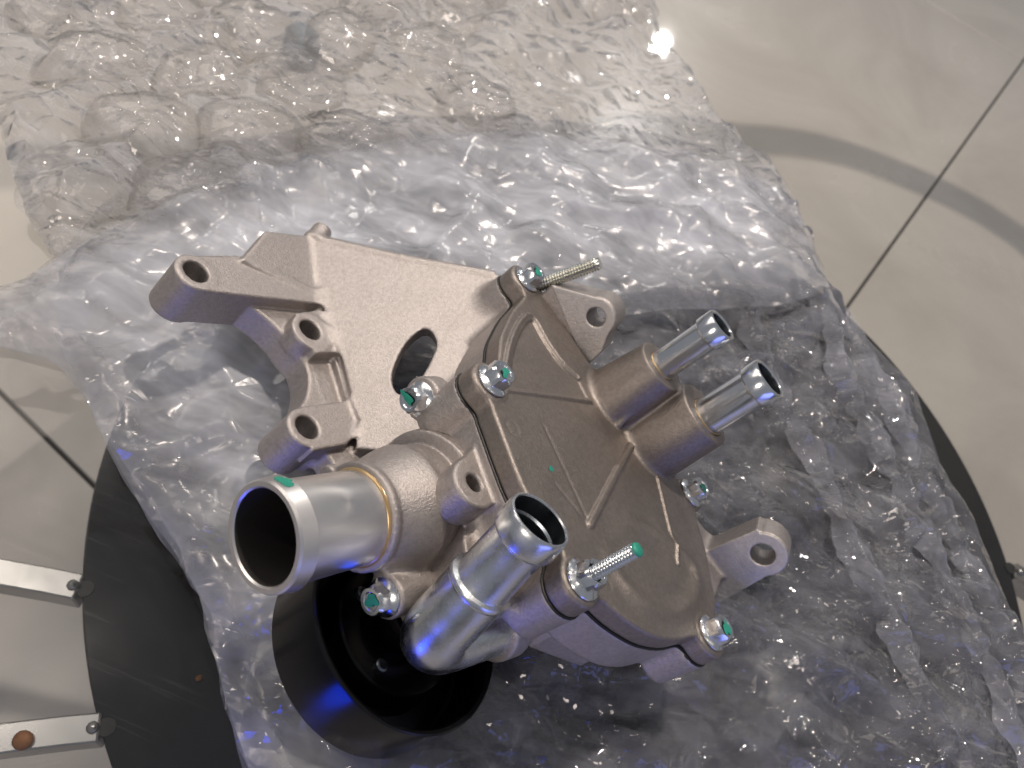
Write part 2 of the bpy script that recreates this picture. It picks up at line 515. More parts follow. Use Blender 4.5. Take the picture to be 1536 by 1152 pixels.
for (pa, pb) in (((121, 884), (-560, 745)), ((152, 1093), (-560, 1160)), ((1516, 858), (1900, 1100))):
    p0, p1 = at(*pa, SHELF_Z - 0.004), at(*pb, SHELF_Z - 0.004)
    o, d = strap('bracket', p0, p1, 0.024, 0.019, SHELF_Z - 0.009, 0.004)
    # grip block on the shelf rim
    v2, f2 = lathe([(0.0001, -0.008), (0.006, -0.008), (0.006, 0.004), (0.0001, 0.004)], 24)
    v2 = np.array(v2) + np.array([p0[0] - T0[0] - d[0] * 0.004, p0[1] - T0[1] - d[1] * 0.004, SHELF_Z - 0.003])
    sharp(mesh_obj('grip_block', v2, f2, RUBBER, table))
    lv, lf = lathe([(0.0001, 0.0), (0.018, 0.0), (0.018, TABLE_Z - 0.012), (0.0001, TABLE_Z - 0.012)], 32)
    lv = np.array(lv) + np.array([p1[0] - T0[0], p1[1] - T0[1], 0])
    sharp(mesh_obj('leg', lv, lf, CHROME, table))
# rusty screw head on the lower left bracket
p = at(37, 1112, SHELF_Z)
v2, f2 = lathe([(0.0001, 0.004), (0.004, 0.0035), (0.006, 0.0015), (0.006, -0.004), (0.0001, -0.004)], 20)
mesh_obj('screw', np.array(v2) + np.array([p[0] - T0[0], p[1] - T0[1], SHELF_Z + 0.0045]), f2, RUST, table)
p = at(299, 1018, SHELF_Z)
cr = bmesh.new(); bmesh.ops.create_icosphere(cr, subdivisions=1, radius=0.003)
for v_ in cr.verts: v_.co *= random.uniform(0.7, 1.2)
me = bpy.data.meshes.new('crumb'); cr.to_mesh(me); cr.free(); me.materials.append(CRUMB)
o = bpy.data.objects.new('crumb', me); COL.objects.link(o); o.location = (p[0], p[1], SHELF_Z + 0.002)
tag(o, 'tiny amber crumb lying on the black lower shelf', 'crumb')

foot = empty('furniture_foot', tuple(at(452, 95, 0.0)))
tag(foot, 'blue-grey rubber furniture foot on the floor, seen through the bubble wrap', 'furniture foot')
v, f_ = lathe([(0.0001, 0.072), (0.020, 0.070), (0.030, 0.060), (0.036, 0.028), (0.034, 0.020), (0.0001, 0.020)], 8)
sharp(mesh_obj('cap', v, f_, principled('blue_grey_rubber', (0.16, 0.20, 0.23), 0.5), foot))
v, f_ = lathe([(0.0001, 0.020), (0.026, 0.020), (0.028, 0.004), (0.026, 0.0), (0.0001, 0.0)], 16)
sharp(mesh_obj('pad', v, f_, principled('brown_felt', (0.05, 0.03, 0.02), 0.9), foot))

# ------------------------------------------------------------------ water pump: local frame in mm
# x towards the viewer, y along the cover, z out of the cover; origin at the middle of the pulley's open face
CA = np.array([0.690, 0.530, 0.495]); CA /= np.linalg.norm(CA)
NA = np.array([0, 0, 1.0]) - CA[2] * CA; NA /= np.linalg.norm(NA)
UA = np.cross(CA, NA)
ORG = np.array([-0.1307, -0.304, -1.0]) * 0.390
LW = W @ np.stack([NA, UA, CA], axis=1)         # local -> world rotation
ORG_W = W @ ORG + np.array([0, 0, CAM_H])
upl = LW[2]                                     # world up in local axes
hx = np.array([upl[0], upl[1]]); hx /= np.linalg.norm(hx)
BASE = np.array([-57.5 * hx[0], -57.5 * hx[1], -38.0])      # lowest point of the pulley
pump = empty('water_pump')
m4 = Matrix.Identity(4)
bw = ORG_W + LW @ (BASE * 0.001)
for i in range(3):
    for j in range(3):
        m4[i][j] = LW[i][j]
    m4[i][3] = bw[i]
pump.matrix_world = m4
tag(pump, 'grey cast aluminium engine water pump with black pulley, shiny pipe stubs and mounting bracket', 'water pump')

def P(name, verts, faces, mat, parent=None, smooth=True):
    return mesh_obj(name, verts, faces, mat, pump if parent is None else parent, smooth, 0.001, BASE)

def frame_to(origin, zdir, xdir=None):
    z = np.array(zdir, float); z /= np.linalg.norm(z)
    x = np.array(xdir if xdir is not None else ((1, 0, 0) if abs(z[0]) < 0.9 else (0, 1, 0)), float)
    x -= z * (x @ z); x /= np.linalg.norm(x)
    return np.stack([x, np.cross(z, x), z], axis=1), np.array(origin, float)

def xf(verts, fr):
    R_, o_ = fr
    return (R_ @ np.asarray(verts, float).T).T + o_

# ---- signed distance modelling for the castings
class Vox:
    def __init__(s, lo, hi, h):
        s.lo, s.h = np.array(lo, float), h
        s.n = np.ceil((np.array(hi) - s.lo) / h).astype(int) + 1
        s.a = np.full(s.n, 12.0, dtype=np.float32)
    def sub(s, lo, hi, m=6.0):
        i0 = np.clip(np.floor((np.array(lo) - m - s.lo) / s.h).astype(int), 0, s.n)
        i1 = np.clip(np.ceil((np.array(hi) + m - s.lo) / s.h).astype(int) + 1, 0, s.n)
        ax = [(s.lo[k] + s.h * np.arange(i0[k], i1[k])).astype(np.float32) for k in range(3)]
        return tuple(slice(i0[k], i1[k]) for k in range(3)), ax[0][:, None, None], ax[1][None, :, None], ax[2][None, None, :]
    def add(s, sl, d, k=3.0):
        a = s.a[sl]
        h = np.maximum(k - np.abs(a - d), 0) / k
        s.a[sl] = np.minimum(a, d) - h * h * k * 0.25
    def cut(s, sl, d, k=0.5):
        a = s.a[sl]; d = -d
        h = np.maximum(k - np.abs(a - d), 0) / k
        s.a[sl] = np.maximum(a, d) + h * h * k * 0.25
    def mesh(s):
        g = openvdb.FloatGrid(12.0)
        g.copyFromArray(np.ascontiguousarray(s.a))
        pts, quads = g.convertToQuads(isovalue=0.0)
        pts = np.asarray(pts, float) * s.h + s.lo
        q = np.asarray(quads)
        t = pts[q]
        vol = np.einsum('ij,ij->i', t[:, 0] - pts.mean(0), np.cross(t[:, 1] - t[:, 0], t[:, 2] - t[:, 0])).sum()
        return pts, (q if vol > 0 else q[:, ::-1])

def smax(a, b, k):
    h = np.maximum(k - np.abs(a - b), 0) / k
    return np.maximum(a, b) + h * h * k * 0.25

def smin(a, b, k):
    h = np.maximum(k - np.abs(a - b), 0) / k
    return np.minimum(a, b) - h * h * k * 0.25

def poly_sdf(px, py, poly):
    """signed distance to a closed polygon, negative inside"""
    p_ = np.asarray(poly, float)
    d = np.full(np.broadcast(px, py).shape, 1e9, dtype=np.float32)
    sgn = np.ones(d.shape, dtype=np.float32)
    n_ = len(p_)
    for i in range(n_):
        a, b = p_[i], p_[i - 1]
        ex, ey = b - a
        wx, wy = px - a[0], py - a[1]
        t = np.clip((wx * ex + wy * ey) / (ex * ex + ey * ey + 1e-9), 0, 1)
        d = np.minimum(d, (wx - ex * t) ** 2 + (wy - ey * t) ** 2)
        c1 = py >= a[1]; c2 = py < b[1]; c3 = ex * wy > ey * wx
        flip = (c1 & c2 & c3) | (~c1 & ~c2 & ~c3)
        sgn = np.where(flip, -sgn, sgn)
    return sgn * np.sqrt(d)

def line_dist(px, py, pts):
    d = np.full(np.broadcast(px, py).shape, 1e9, dtype=np.float32)
    for a, b in zip(pts[:-1], pts[1:]):
        ex, ey = b[0] - a[0], b[1] - a[1]
        wx, wy = px - a[0], py - a[1]
        t = np.clip((wx * ex + wy * ey) / (ex * ex + ey * ey + 1e-9), 0, 1)
        d = np.minimum(d, (wx - ex * t) ** 2 + (wy - ey * t) ** 2)
    return np.sqrt(d)

def cyl(vx, c0, c1, r0, r1=None, k=3.0, cut=False, rnd=0.9):
    """cylinder or cone between two points"""
    r1 = r0 if r1 is None else r1
    c0, c1 = np.array(c0, float), np.array(c1, float)
    L = np.linalg.norm(c1 - c0); d = (c1 - c0) / L; R = max(r0, r1)
    sl, X, Y, Z = vx.sub(np.minimum(c0, c1) - R, np.maximum(c0, c1) + R)
    wx, wy, wz = X - c0[0], Y - c0[1], Z - c0[2]
    t = wx * d[0] + wy * d[1] + wz * d[2]
    rad = np.sqrt(np.maximum(wx * wx + wy * wy + wz * wz - t * t, 0))
    rr = r0 + (r1 - r0) * np.clip(t / L, 0, 1)
    D = smax(rad - rr, np.maximum(-t, t - L), rnd)
    vx.cut(sl, D) if cut else vx.add(sl, D, k)

def extrude(vx, poly, z0, z1, k=3.0, rnd=0.9, circles=(), kc=5.0, cut=False, grow=0.0):
    poly = np.asarray(poly, float)
    lo = poly.min(0); hi = poly.max(0)
    for (cx, cy, r) in circles:
        lo = np.minimum(lo, [cx - r, cy - r]); hi = np.maximum(hi, [cx + r, cy + r])
    sl, X, Y, Z = vx.sub((*lo, z0), (*hi, z1))
    d2 = poly_sdf(X[:, :, 0], Y[:, :, 0], poly)
    for (cx, cy, r) in circles:
        d2 = smin(d2, np.hypot(X[:, :, 0] - cx, Y[:, :, 0] - cy) - r, kc)
    d2 = (d2 - grow)[:, :, None]
    D = smax(d2, np.maximum(z0 - Z, Z - z1), rnd)
    vx.cut(sl, D) if cut else vx.add(sl, D, k)

def slab(vx, pts3, nrm, thick, k=3.0, rnd=1.0, cut=False, smooth_n=0):
    """flat plate: outline points in space, thickness below the face"""
    pts3 = np.asarray(pts3, float)
    m_ = np.asarray(nrm, float); m_ /= np.linalg.norm(m_)
    R_, o_ = frame_to(pts3.mean(0), m_)
    q = (pts3 - o_) @ R_
    p2 = catmull(q[:, :2], smooth_n) if smooth_n else q[:, :2]
    pad = np.abs(m_) * thick
    sl, X, Y, Z = vx.sub(pts3.min(0) - pad, pts3.max(0) + pad)
    a = (X - o_[0]) * R_[0, 0] + (Y - o_[1]) * R_[1, 0] + (Z - o_[2]) * R_[2, 0]
    b = (X - o_[0]) * R_[0, 1] + (Y - o_[1]) * R_[1, 1] + (Z - o_[2]) * R_[2, 1]
    c = (X - o_[0]) * R_[0, 2] + (Y - o_[1]) * R_[1, 2] + (Z - o_[2]) * R_[2, 2]
    d2 = poly_sdf(a, b, p2)
    if cut:
        D = np.maximum(d2, np.abs(c) - thick)
        vx.cut(sl, D)
    else:
        D = smax(d2, np.maximum(c, -thick - c), rnd)
        vx.add(sl, D, k)

def ellipsoid(vx, c, r, k=6.0, rot=None):
    c, r = np.array(c, float), np.array(r, float)
    R = r.max()
    sl, X, Y, Z = vx.sub(c - R, c + R)
    w = [X - c[0], Y - c[1], Z - c[2]]
    if rot is not None:
        w = [w[0] * rot[0, i] + w[1] * rot[1, i] + w[2] * rot[2, i] for i in range(3)]
    q = np.sqrt(sum((w[i] / r[i]) ** 2 for i in range(3)))
    g = np.sqrt(sum((w[i] / r[i] ** 2) ** 2 for i in range(3)))
    D = q * (q - 1) / np.maximum(g, 1e-6)
    vx.add(sl, np.broadcast_to(D, vx.a[sl].shape).astype(np.float32), k)

# ---- outlines measured on the pump
Z_FACE, Z_GAS = 95.0, 82.0
COVER = [(-155, -108), (-141, -101), (-117, -97), (-98, -92), (-83, -87), (-69, -79), (-50, -70), (-35, -62), (-27, -50),
         (-20, -38), (-13, -25), (-8, -10), (-6, 8), (-5, 24), (-8, 41), (-11, 52), (-17, 64), (-24, 74), (-36, 85), (-49, 93),
         (-68, 103), (-93, 103), (-105, 96), (-123, 86), (-137, 75), (-149, 65), (-155, 58), (-152, 42), (-153, 20), (-156, 0),
         (-158, -20), (-156, -42), (-160, -65), (-164, -80), (-166, -92), (-164, -102)]
BOLTS = dict(top=(-155.4, -108.8), left=(-46.4, -70.1), nut=(-2.6, 26.2), low=(-66.8, 103.8), right=(-155.5, 59.0))
BOSS = [(BOLTS['top'][0], BOLTS['top'][1], 12.5), (BOLTS['left'][0], BOLTS['left'][1], 12.5),
        (BOLTS['nut'][0], BOLTS['nut'][1], 12.8), (BOLTS['low'][0], BOLTS['low'][1], 12.5), (BOLTS['right'][0], BOLTS['right'][1], 11.5)]
COVER_S = catmull(COVER, 3)

# ---- housing
vx = Vox((-200, -250, -42), (60, 132, 140), 1.0)
extrude(vx, COVER_S, 56, 81.6, circles=BOSS, grow=0.2)
inner = [(-140, -95), (-95, -84), (-60, -62), (-34, -40), (-22, -10), (-18, 20), (-22, 50), (-45, 80), (-90, 88), (-130, 60), (-140, 0), (-150, -60)]
extrude(vx, inner, 30, 60, k=8)
for nm, zb, r0 in (('left', 50, 12.8), ('nut', 54, 10.0), ('low', 55, 11.5), ('top', 56, 12.0), ('right', 56, 11.5)):
    cx, cy = BOLTS[nm]
    cyl(vx, (cx, cy, zb), (cx, cy, 81.6), r0, 12.8, k=3)
# shaft housing that reaches into the pulley
cyl(vx, (-10, 2, -2), (-14, 2, 58), 17, 26, k=8)
# threaded boss beside the gasket
extrude(vx, [(-9, -49), (-30, -50), (-40, -40), (-30, -22), (-9, -24)], 57, 76, circles=[(-9, -36.5, 13)], kc=2, k=2)
cyl(vx, (-9, -37, 60), (-9, -37, 79), 4.6, cut=True)
# bracket: web, three bosses, arm
WEB = [(-24, -206), (-50, -197), (-59, -186), (-63.5, -172), (-64.5, -158), (-64, -147), (-58, -137), (-46, -128), (-30, -122), (-20, -112),
       (-36, -92), (-70, -104), (-92, -140), (-108, -177), (-72, -216), (-40, -218)]
extrude(vx, catmull(WEB, 4), -30, -9, k=2.5, rnd=1.5)
extrude(vx, [(-62, -112), (-30, -96), (-26, -70), (-75, -72)], -22, -6, k=3)
extrude(vx, [(-40, -94), (-70, -100), (-95, -138), (-112, -178), (-100, -190), (-70, -150), (-50, -110)], -26, -9, k=1)
extrude(vx, [(-66, -112), (-85, -98), (-112, -138), (-118, -172), (-101, -177), (-82, -141)], -22, -4, k=2)
cyl(vx, (-29, -215, -31), (-29, -215, 0), 12.5, 12.3, k=0.3)
extrude(vx, [(-27, -227), (-64, -220), (-106, -182), (-104, -173), (-26, -203)], -30, -0.15, k=0.3)
extrude(vx, [(-74, -174), (-94, -172), (-98, -150), (-86, -141), (-66, -147)], -14, 0, circles=[(-75, -160, 12.5)], kc=1, k=2.0)
cyl(vx, (-79, -160, -30), (-76, -160, -1.0), 12.3, 12.0, k=4)
extrude(vx, [(-30, -123), (-66, -113), (-72, -100), (-40, -92), (-16, -99)], -14, 0, circles=[(-24, -111, 12.5)], kc=1, k=2.0)
cyl(vx, (-24, -111, -31), (-24, -111, -0.4), 12.4, 12.4, k=0.3)
# broad plate rising from the bracket to the pump body
PM = np.array([0.576, -0.351, 0.738]); PM /= np.linalg.norm(PM)
def on_plate(x, y):
    return (x, y, (3.96 / 0.9998 - PM[0] * x - PM[1] * y) / PM[2])
PLATE = [(-130, -223), (-147, -173), (-167, -126), (-166, -112), (-140, -84), (-100, -62), (-60, -62), (-45, -88), (-58, -100),
         (-64, -112), (-82, -141), (-101, -177)]
slab(vx, [on_plate(*q) for q in PLATE], PM, 9.0, k=5)
# raised lip along the plate's upper edge
lip = [on_plate(-130, -223), on_plate(-147, -173), on_plate(-166, -127)]
for a, b in zip(lip[:-1], lip[1:]):
    a, b = np.array(a) - PM * 3.5, np.array(b) - PM * 3.5
    cyl(vx, a, b, 4.2, k=2)
q = np.array(on_plate(-131, -219)) - PM * 6
cyl(vx, q, q + np.array([-12, -6, 4]), 7.5, 6.5, k=3)
def on_z(px, py, z):
    r = LW.T @ (W @ np.array([(px - 768) / F_PX, -(py - 576) / F_PX, -1.0]))
    o_ = LW.T @ (np.array([0, 0, CAM_H]) - ORG_W) * 1000.0
    return o_ + r * ((z - o_[2]) / r[2])
# bent corner of the plate above the arm
bend = [on_z(364, 388, 3.0), on_z(400, 345, 4.5), on_z(430, 350, 3.0), on_z(470, 356, 1.0), on_z(505, 420, -1.5), on_z(490, 452, -1.0)]
bn = np.cross(bend[1] - bend[0], bend[5] - bend[0]); bn *= np.sign(bn[2])
slab(vx, bend, bn, 12.0, k=2.5)
# gussets from plate to body
slab(vx, [on_plate(-150, -108), on_plate(-95, -70), (-92, -70, 72), (-148, -100, 72)], (0.45, -0.85, 0.3), 9.0, k=6)
ov = [on_plate(*q) for q in ((-117, -123), (-114, -112), (-103, -104), (-87, -97), (-79, -99), (-86, -111), (-104, -122))]
slab(vx, ov, PM, 16.0, cut=True, smooth_n=5)
for cx, cy in ((-29, -215.5), (-75, -161.5), (-24, -111.5)):
    cyl(vx, (cx, cy, -40), (cx, cy, 6), 7.0, cut=True)
# two lugs standing beside the cover
LA = [(-97, 104), (-69, 126), (-60, 126), (-53, 119), (-50, 112), (-45, 104), (-43, 88), (-46, 62), (-95, 62)]
slab(vx, [(-160, y, z) for y, z in LA], (1, 0, 0), 22.0, k=2, rnd=0.9)
cyl(vx, (-182, -64, 114.6), (-160.1, -64, 114.6), 13.0, k=0.3)
LB = [(100, 60), (101, 84), (103, 116), (106, 122), (112, 126), (120, 123), (126, 115), (128, 106), (130, 70), (128, 60)]
cyl(vx, (-190, -64, 114.6), (-150, -64, 114.6), 6.0, cut=True)
DBG_LB = None
vx_house = vx

def on_x(px, py, x):
    r = LW.T @ (W @ np.array([(px - 768) / F_PX, -(py - 576) / F_PX, -1.0]))
    o_ = LW.T @ (np.array([0, 0, CAM_H]) - ORG_W)
    o_ = o_ * 1000.0
    t = (x - o_[0]) / r[0]
    return o_ + r * t
LBP = [on_x(px, py, -160)[1:] for px, py in ((1062, 826), (1136, 794), (1150, 815), (1165, 856), (1078, 905))]
LBP = [(-160, a, b) for a, b in LBP]
LBP += [(-160, LBP[-1][1] - 2, 55), (-160, LBP[0][1] - 6, 55)]
slab(vx, LBP, (1, 0, 0), 20.0, k=2, rnd=0.9)
hb = on_x(1144, 832, -160)
cyl(vx, (-180, hb[1], hb[2]), (-160.1, hb[1], hb[2]), 15.5, k=0.3)
cyl(vx, (-190, hb[1], hb[2]), (-150, hb[1], hb[2]), 7.4, cut=True)
extrude(vx, [(-110, 70), (-182, 84), (-182, 118), (-130, 116), (-90, 96)], 40, 76, k=5)
extrude(vx, [(-182, -95), (-182, -46), (-140, -40), (-140, -100)], 50, 78, k=5)
v, q = vx.mesh()
P('housing', v, q, CAST)

# machined faces of the two lugs, their light helped by a paler metal
for nm, poly_, hole_, rh, ro in (('a', LA[:7], (-64, 114.6), 6.2, 12.2), ('b', [(q_[1], q_[2]) for q_ in LBP[:5]], (hb[1], hb[2]), 7.6, 14.7)):
    py_ = [p_[0] for p_ in poly_]; pz_ = [p_[1] for p_ in poly_]
    lf_ = Vox((-163, min(py_) - 6, min(pz_) - 6), (-156, max(py_) + 22, max(pz_) + 22), 0.6)
    slab(lf_, [(-159.75, a, b) for a, b in poly_], (1, 0, 0), 1.2, k=0.3, rnd=0.4)
    cyl(lf_, (-160.9, *hole_), (-159.75, *hole_), ro, k=0.3, rnd=0.4)
    cyl(lf_, (-170, *hole_), (-150, *hole_), rh, cut=True)
    v, q = lf_.mesh()
    P('lug_face', v, q, LUGF)

# ---- inlet neck (bulb) bolted to the housing
D1 = np.array([0.942, -0.335, 0.0]); D1 /= np.linalg.norm(D1)
ZI = 32.0
FL = np.array([21.5, -58.2, ZI])                # pipe flange centre
nx = Vox((-75, -110, -12), (45, 12, 82), 1.0)
Rb = frame_to((0, 0, 0), D1)[0]
ellipsoid(nx, (-12, -46, ZI + 1), (31, 30, 33), rot=Rb)
cyl(nx, FL - D1 * 26, FL - D1 * 2, 29, 24.5, k=8)
cyl(nx, FL - D1 * 4.0, FL, 26.0, k=1.5, rnd=0.8)
frI = frame_to(FL, D1)
tabs = [xf([(25.5 * math.cos(a), 25.5 * math.sin(a), 0)], frI)[0] for a in np.radians(np.arange(0, 360, 3))]
def cam_px(l):
    c_ = np.stack([NA, UA, CA]).T @ (np.asarray(l) * 0.001) + ORG
    return np.array([768 + F_PX * c_[0] / -c_[2], 576 - F_PX * c_[1] / -c_[2]])
tab = min(tabs, key=lambda l: np.hypot(*(cam_px(l) - np.array([492, 712]))))
cyl(nx, tab - D1 * 5, tab + D1 * 1.5, 5.2, k=1)
cyl(nx, np.array([-22.0, -43.0, ZI + 1]) - D1 * 6, np.array([-22.0, -43.0, ZI + 1]) + D1 * 1, 37, k=1.5)
B3 = np.array([-42.0, -85.5, 57.0]); B4 = np.array([25.0, -20.2, 20.0])
cyl(nx, B3 - D1 * 12, B3, 12.0, k=6)
cyl(nx, B4 - D1 * 26, B4, 11.0, k=6)
cyl(nx, FL - D1 * 12, FL + D1 * 8, 21.0, cut=True)
v, q = nx.mesh()
P('inlet_neck', v, q, CAST)

# ---- cover with its two hose bosses and ribs
cv = Vox((-192, -128, 80), (18, 124, 142), 0.85)
sl, X, Y, Z = cv.sub((-190, -126, 81), (16, 122, 99), m=2)
x2, y2 = X[:, :, 0], Y[:, :, 0]
d2 = poly_sdf(x2, y2, COVER_S)
for (cx, cy, r) in BOSS:
    d2 = smin(d2, np.hypot(x2 - cx, y2 - cy) - r, 5.0)
def ridge(d, w, e=1.0):
    return np.clip((w - d) / e + 0.5, 0, 1)
top = np.full(d2.shape, Z_FACE - 0.6, dtype=np.float32)
arc = catmull([(-58, -66), (-84, -78.5), (-107, -86), (-124, -88.5), (-130.5, -85), (-126, -71), (-124.5, -55), (-129, -43)], 6, False)
top += 1.5 * ridge(line_dist(x2, y2, arc), 2.6)
sect = poly_sdf(x2, y2, list(arc) + [(-123, -29), (-54, -62)])
top -= 0.9 * np.clip(0.5 - sect / 1.5, 0, 1)
top += 1.3 * ridge(line_dist(x2, y2, [(-54, -62.5), (-123, -27)]), 1.6, 1.6)
top += 1.5 * ridge(line_dist(x2, y2, [(-128, 9), (-38, 15)]), 2.2, 1.0)
top -= 0.45 * ridge(line_dist(x2, y2, [(-62, -36), (-39, 13)]), 0.8, 1.2)
top -= 0.35 * ridge(line_dist(x2, y2, [(-36, -12), (-37, 14)]), 0.8, 1.2)
top += 1.3 * ridge(line_dist(x2, y2, [(-131, 35), (-86, 70)]), 1.0, 0.9)
bowl = catmull([(-40, 20), (-30, 44), (-36, 66), (-55, 81), (-84, 86), (-98, 76), (-80, 40), (-60, 25)], 6)
bs = poly_sdf(x2, y2, bowl)
top += 2.2 * np.exp(-(bs / 5.0) ** 2) * np.clip((y2 - 25) / 25, 0, 1)
for (cx, cy, r) in BOSS:                       # spot-faced pads under the bolt heads
    top = np.maximum(top, Z_FACE - 0.1 - 3.0 * np.clip(np.hypot(x2 - cx, y2 - cy) - r + 1.2, 0, 1))
for (cx, cy, r) in ((-36, -46, 4.0), (-121, 53, 4.5), (-17, 38, 3.5), (-118, -93, 3.0), (-92, 84, 3.0)):
    top -= 0.35 * ridge(np.abs(np.hypot(x2 - cx, y2 - cy) - r), 0.5, 0.8)
D = smax(d2[:, :, None], np.maximum(82.5 - Z, Z - top[:, :, None]), 1.5)
cv.add(sl, D, 1.0)
cyl(cv, (-150, -17, 84), (-150, -17.2, 133), 22.5, 17.0, k=4)
cyl(cv, (-152, 19, 84), (-153, 21, 135), 24.0, 20.5, k=4)
for a in (0.6, 2.4, 3.6):
    cyl(cv, (-150 + 22 * math.cos(a), -17 + 22 * math.sin(a), 95), (-150 + 17 * math.cos(a), -17 + 17 * math.sin(a), 108), 2.0, 1.2, k=2)
cyl(cv, (-150, -17.2, 124), (-150, -17.2, 140), 9.6, cut=True)
cyl(cv, (-153, 23.5, 126), (-153, 23.5, 142), 12.4, cut=True)
v, q = cv.mesh()
P('cover', v, q, CAST_SHADED)

# ---- gasket between cover and housing
def prism(poly, z0, z1):
    n_ = len(poly)
    V_ = [(a, b, z0) for a, b in poly] + [(a, b, z1) for a, b in poly]
    F2 = [tuple(range(n_ - 1, -1, -1)), tuple(range(n_, 2 * n_))]
    F2 += [(i, (i + 1) % n_, n_ + (i + 1) % n_, n_ + i) for i in range(n_)]
    return V_, F2
def outline(d2_, level):
    """outline of the field by walking rays from the middle"""
    pass
gk = Vox((-190, -126, 79), (18, 122, 85), 0.75)
extrude(gk, COVER_S, 81.3, 82.7, circles=BOSS, grow=0.9, rnd=0.5)
v, q = gk.mesh()
P('gasket', v, q, RUBBER)

# ---- fasteners
def hex_prism(af, z0, z1, ch):
    r = af / math.sqrt(3)
    b = bmesh.new()
    prof = [(0, z0), (1, z0), (1, z1 - ch), (0.86, z1)]
    rings = []
    seg_ = 48
    V_, F2 = [], []
    for fr_, z in ((1.0, z0), (1.0, z1 - ch), (None, z1)):
        ring = []
        for k in range(seg_):
            a = 2 * math.pi * k / seg_
            sector = (a % (math.pi / 3)) - math.pi / 6
            rr = (af / 2) / math.cos(sector)
            if fr_ is None:
                rr = min(rr, af / 2 * 0.94)
                zz = z
            else:
                zz = z - (0.55 * (rr - af / 2) if z > z0 else 0)
            ring.append((rr * math.cos(a), rr * math.sin(a), zz))
        V_ += ring
    for i in range(2):
        for k in range(seg_):
            k2 = (k + 1) % seg_
            F2.append((i * seg_ + k, i * seg_ + k2, (i + 1) * seg_ + k2, (i + 1) * seg_ + k))
    b.free()
    return V_, F2, seg_

def bolt_mesh():
    V_, F2, s2 = hex_prism(13.2, 2.2, 9.6, 1.2)
    base = len(V_)
    # shallow dish in the head
    for r, z in ((4.6, 9.5), (4.0, 9.0), (0.01, 8.8)):
        for k in range(s2):
            a = 2 * math.pi * k / s2
            V_.append((r * math.cos(a), r * math.sin(a), z))
    rows = [2 * s2, base, base + s2, base + 2 * s2]
    for a, b in zip(rows[:-1], rows[1:]):
        for k in range(s2):
            k2 = (k + 1) % s2
            F2.append((a + k, a + k2, b + k2, b + k))
    fv, ff = lathe([(4.0, 0.0), (9.3, 0.0), (9.6, 0.5), (9.5, 1.2), (8.6, 1.9), (7.2, 2.6), (6.0, 3.2)], 48)
    o_ = len(V_)
    V_ += fv
    F2 += [tuple(i + o_ for i in f) for f in ff]
    return V_, F2

def blob(seed, rx, ry, z, rough=0.25, n_=22, lift=0.25):
    r = random.Random(seed)
    ph = [r.uniform(0, 6.28) for _ in range(4)]
    V_ = [(0, 0, z + lift)]
    for k in range(n_):
        a = 2 * math.pi * k / n_
        w = 1 + rough * (math.sin(2 * a + ph[0]) * 0.5 + math.sin(3 * a + ph[1]) * 0.4 + math.sin(5 * a + ph[2]) * 0.3)
        V_.append((rx * w * math.cos(a), ry * w * math.sin(a), z))
    return V_, [(0, 1 + k, 1 + (k + 1) % n_) for k in range(n_)]

def add_bolt(name, pos, axis, spin, seed, scale=1.0, mark=True, off=(0.8, 0.6)):
    fr = frame_to(pos, axis)
    c, s2 = math.cos(spin), math.sin(spin)
    Rs = fr[0] @ np.array([[c, -s2, 0], [s2, c, 0], [0, 0, 1]])
    V_, F2 = bolt_mesh()
    o_ = P(name, xf(np.array(V_) * scale, (Rs, fr[1])), F2, ZINC)
    sharp(o_, 28)
    if mark:
        rr_ = random.Random(seed * 7)
        bv, bf = blob(seed, rr_.uniform(3.2, 4.8), rr_.uniform(2.2, 3.6), 9.75, 0.45)
        bv = (np.array(bv) + np.array([off[0], off[1], 0])) * scale
        g = mesh_obj('paint_mark', xf(bv, (Rs, fr[1])), bf, GREEN, o_, True, 0.001, BASE)
    return o_

def place_child(o_):
    return o_
for i, (nm, spin) in enumerate((('top', 0.45), ('left', 0.30), ('low', 0.75), ('right', 0.1))):
    cx, cy = BOLTS[nm]
    add_bolt('bolt', (cx, cy, Z_FACE), (0, 0, 1), spin, i + 3)
add_bolt('bolt', B3, D1, 0.2, 21, off=(-1.2, 0.2))
add_bolt('bolt', B4, D1, 0.5, 22, off=(0.4, 1.0))

def stud_mesh(r, L, pitch, z0, plain=0.0):
    prof = [(0.01, z0 - 2), (r * 0.86, z0 - 2)]
    if plain:
        prof += [(r * 0.9, z0), (r * 0.9, z0 + plain)]
    z = z0 + plain
    while z < z0 + L - pitch:
        prof += [(r * 0.76, z), (r, z + pitch * 0.42), (r, z + pitch * 0.58)]
        z += pitch
    prof += [(r * 0.84, z), (r * 0.80, z0 + L), (0.01, z0 + L)]
    return lathe(prof, 28)
cx, cy = BOLTS['nut']
fr = frame_to((cx, cy, Z_FACE), (0, 0, 1))
V_, F2, s2 = hex_prism(13.2, 2.2, 9.4, 1.2)
rows0 = 2 * s2; base = len(V_)
for r, z in ((5.2, 9.2), (4.2, 8.2)):
    for k in range(s2):
        a = 2 * math.pi * k / s2
        V_.append((r * math.cos(a), r * math.sin(a), z))
for a, b in ((rows0, base), (base, base + s2)):
    for k in range(s2):
        k2 = (k + 1) % s2
        F2.append((a + k, a + k2, b + k2, b + k))
fv, ff = lathe([(4.0, 0.0), (10.0, 0.0), (10.3, 0.6), (10.1, 1.3), (8.8, 2.0), (7.2, 2.7), (6.0, 3.2)], 48)
o2 = len(V_); V_ += fv; F2 += [tuple(i + o2 for i in f) for f in ff]
c, s3 = math.cos(0.5), math.sin(0.5)
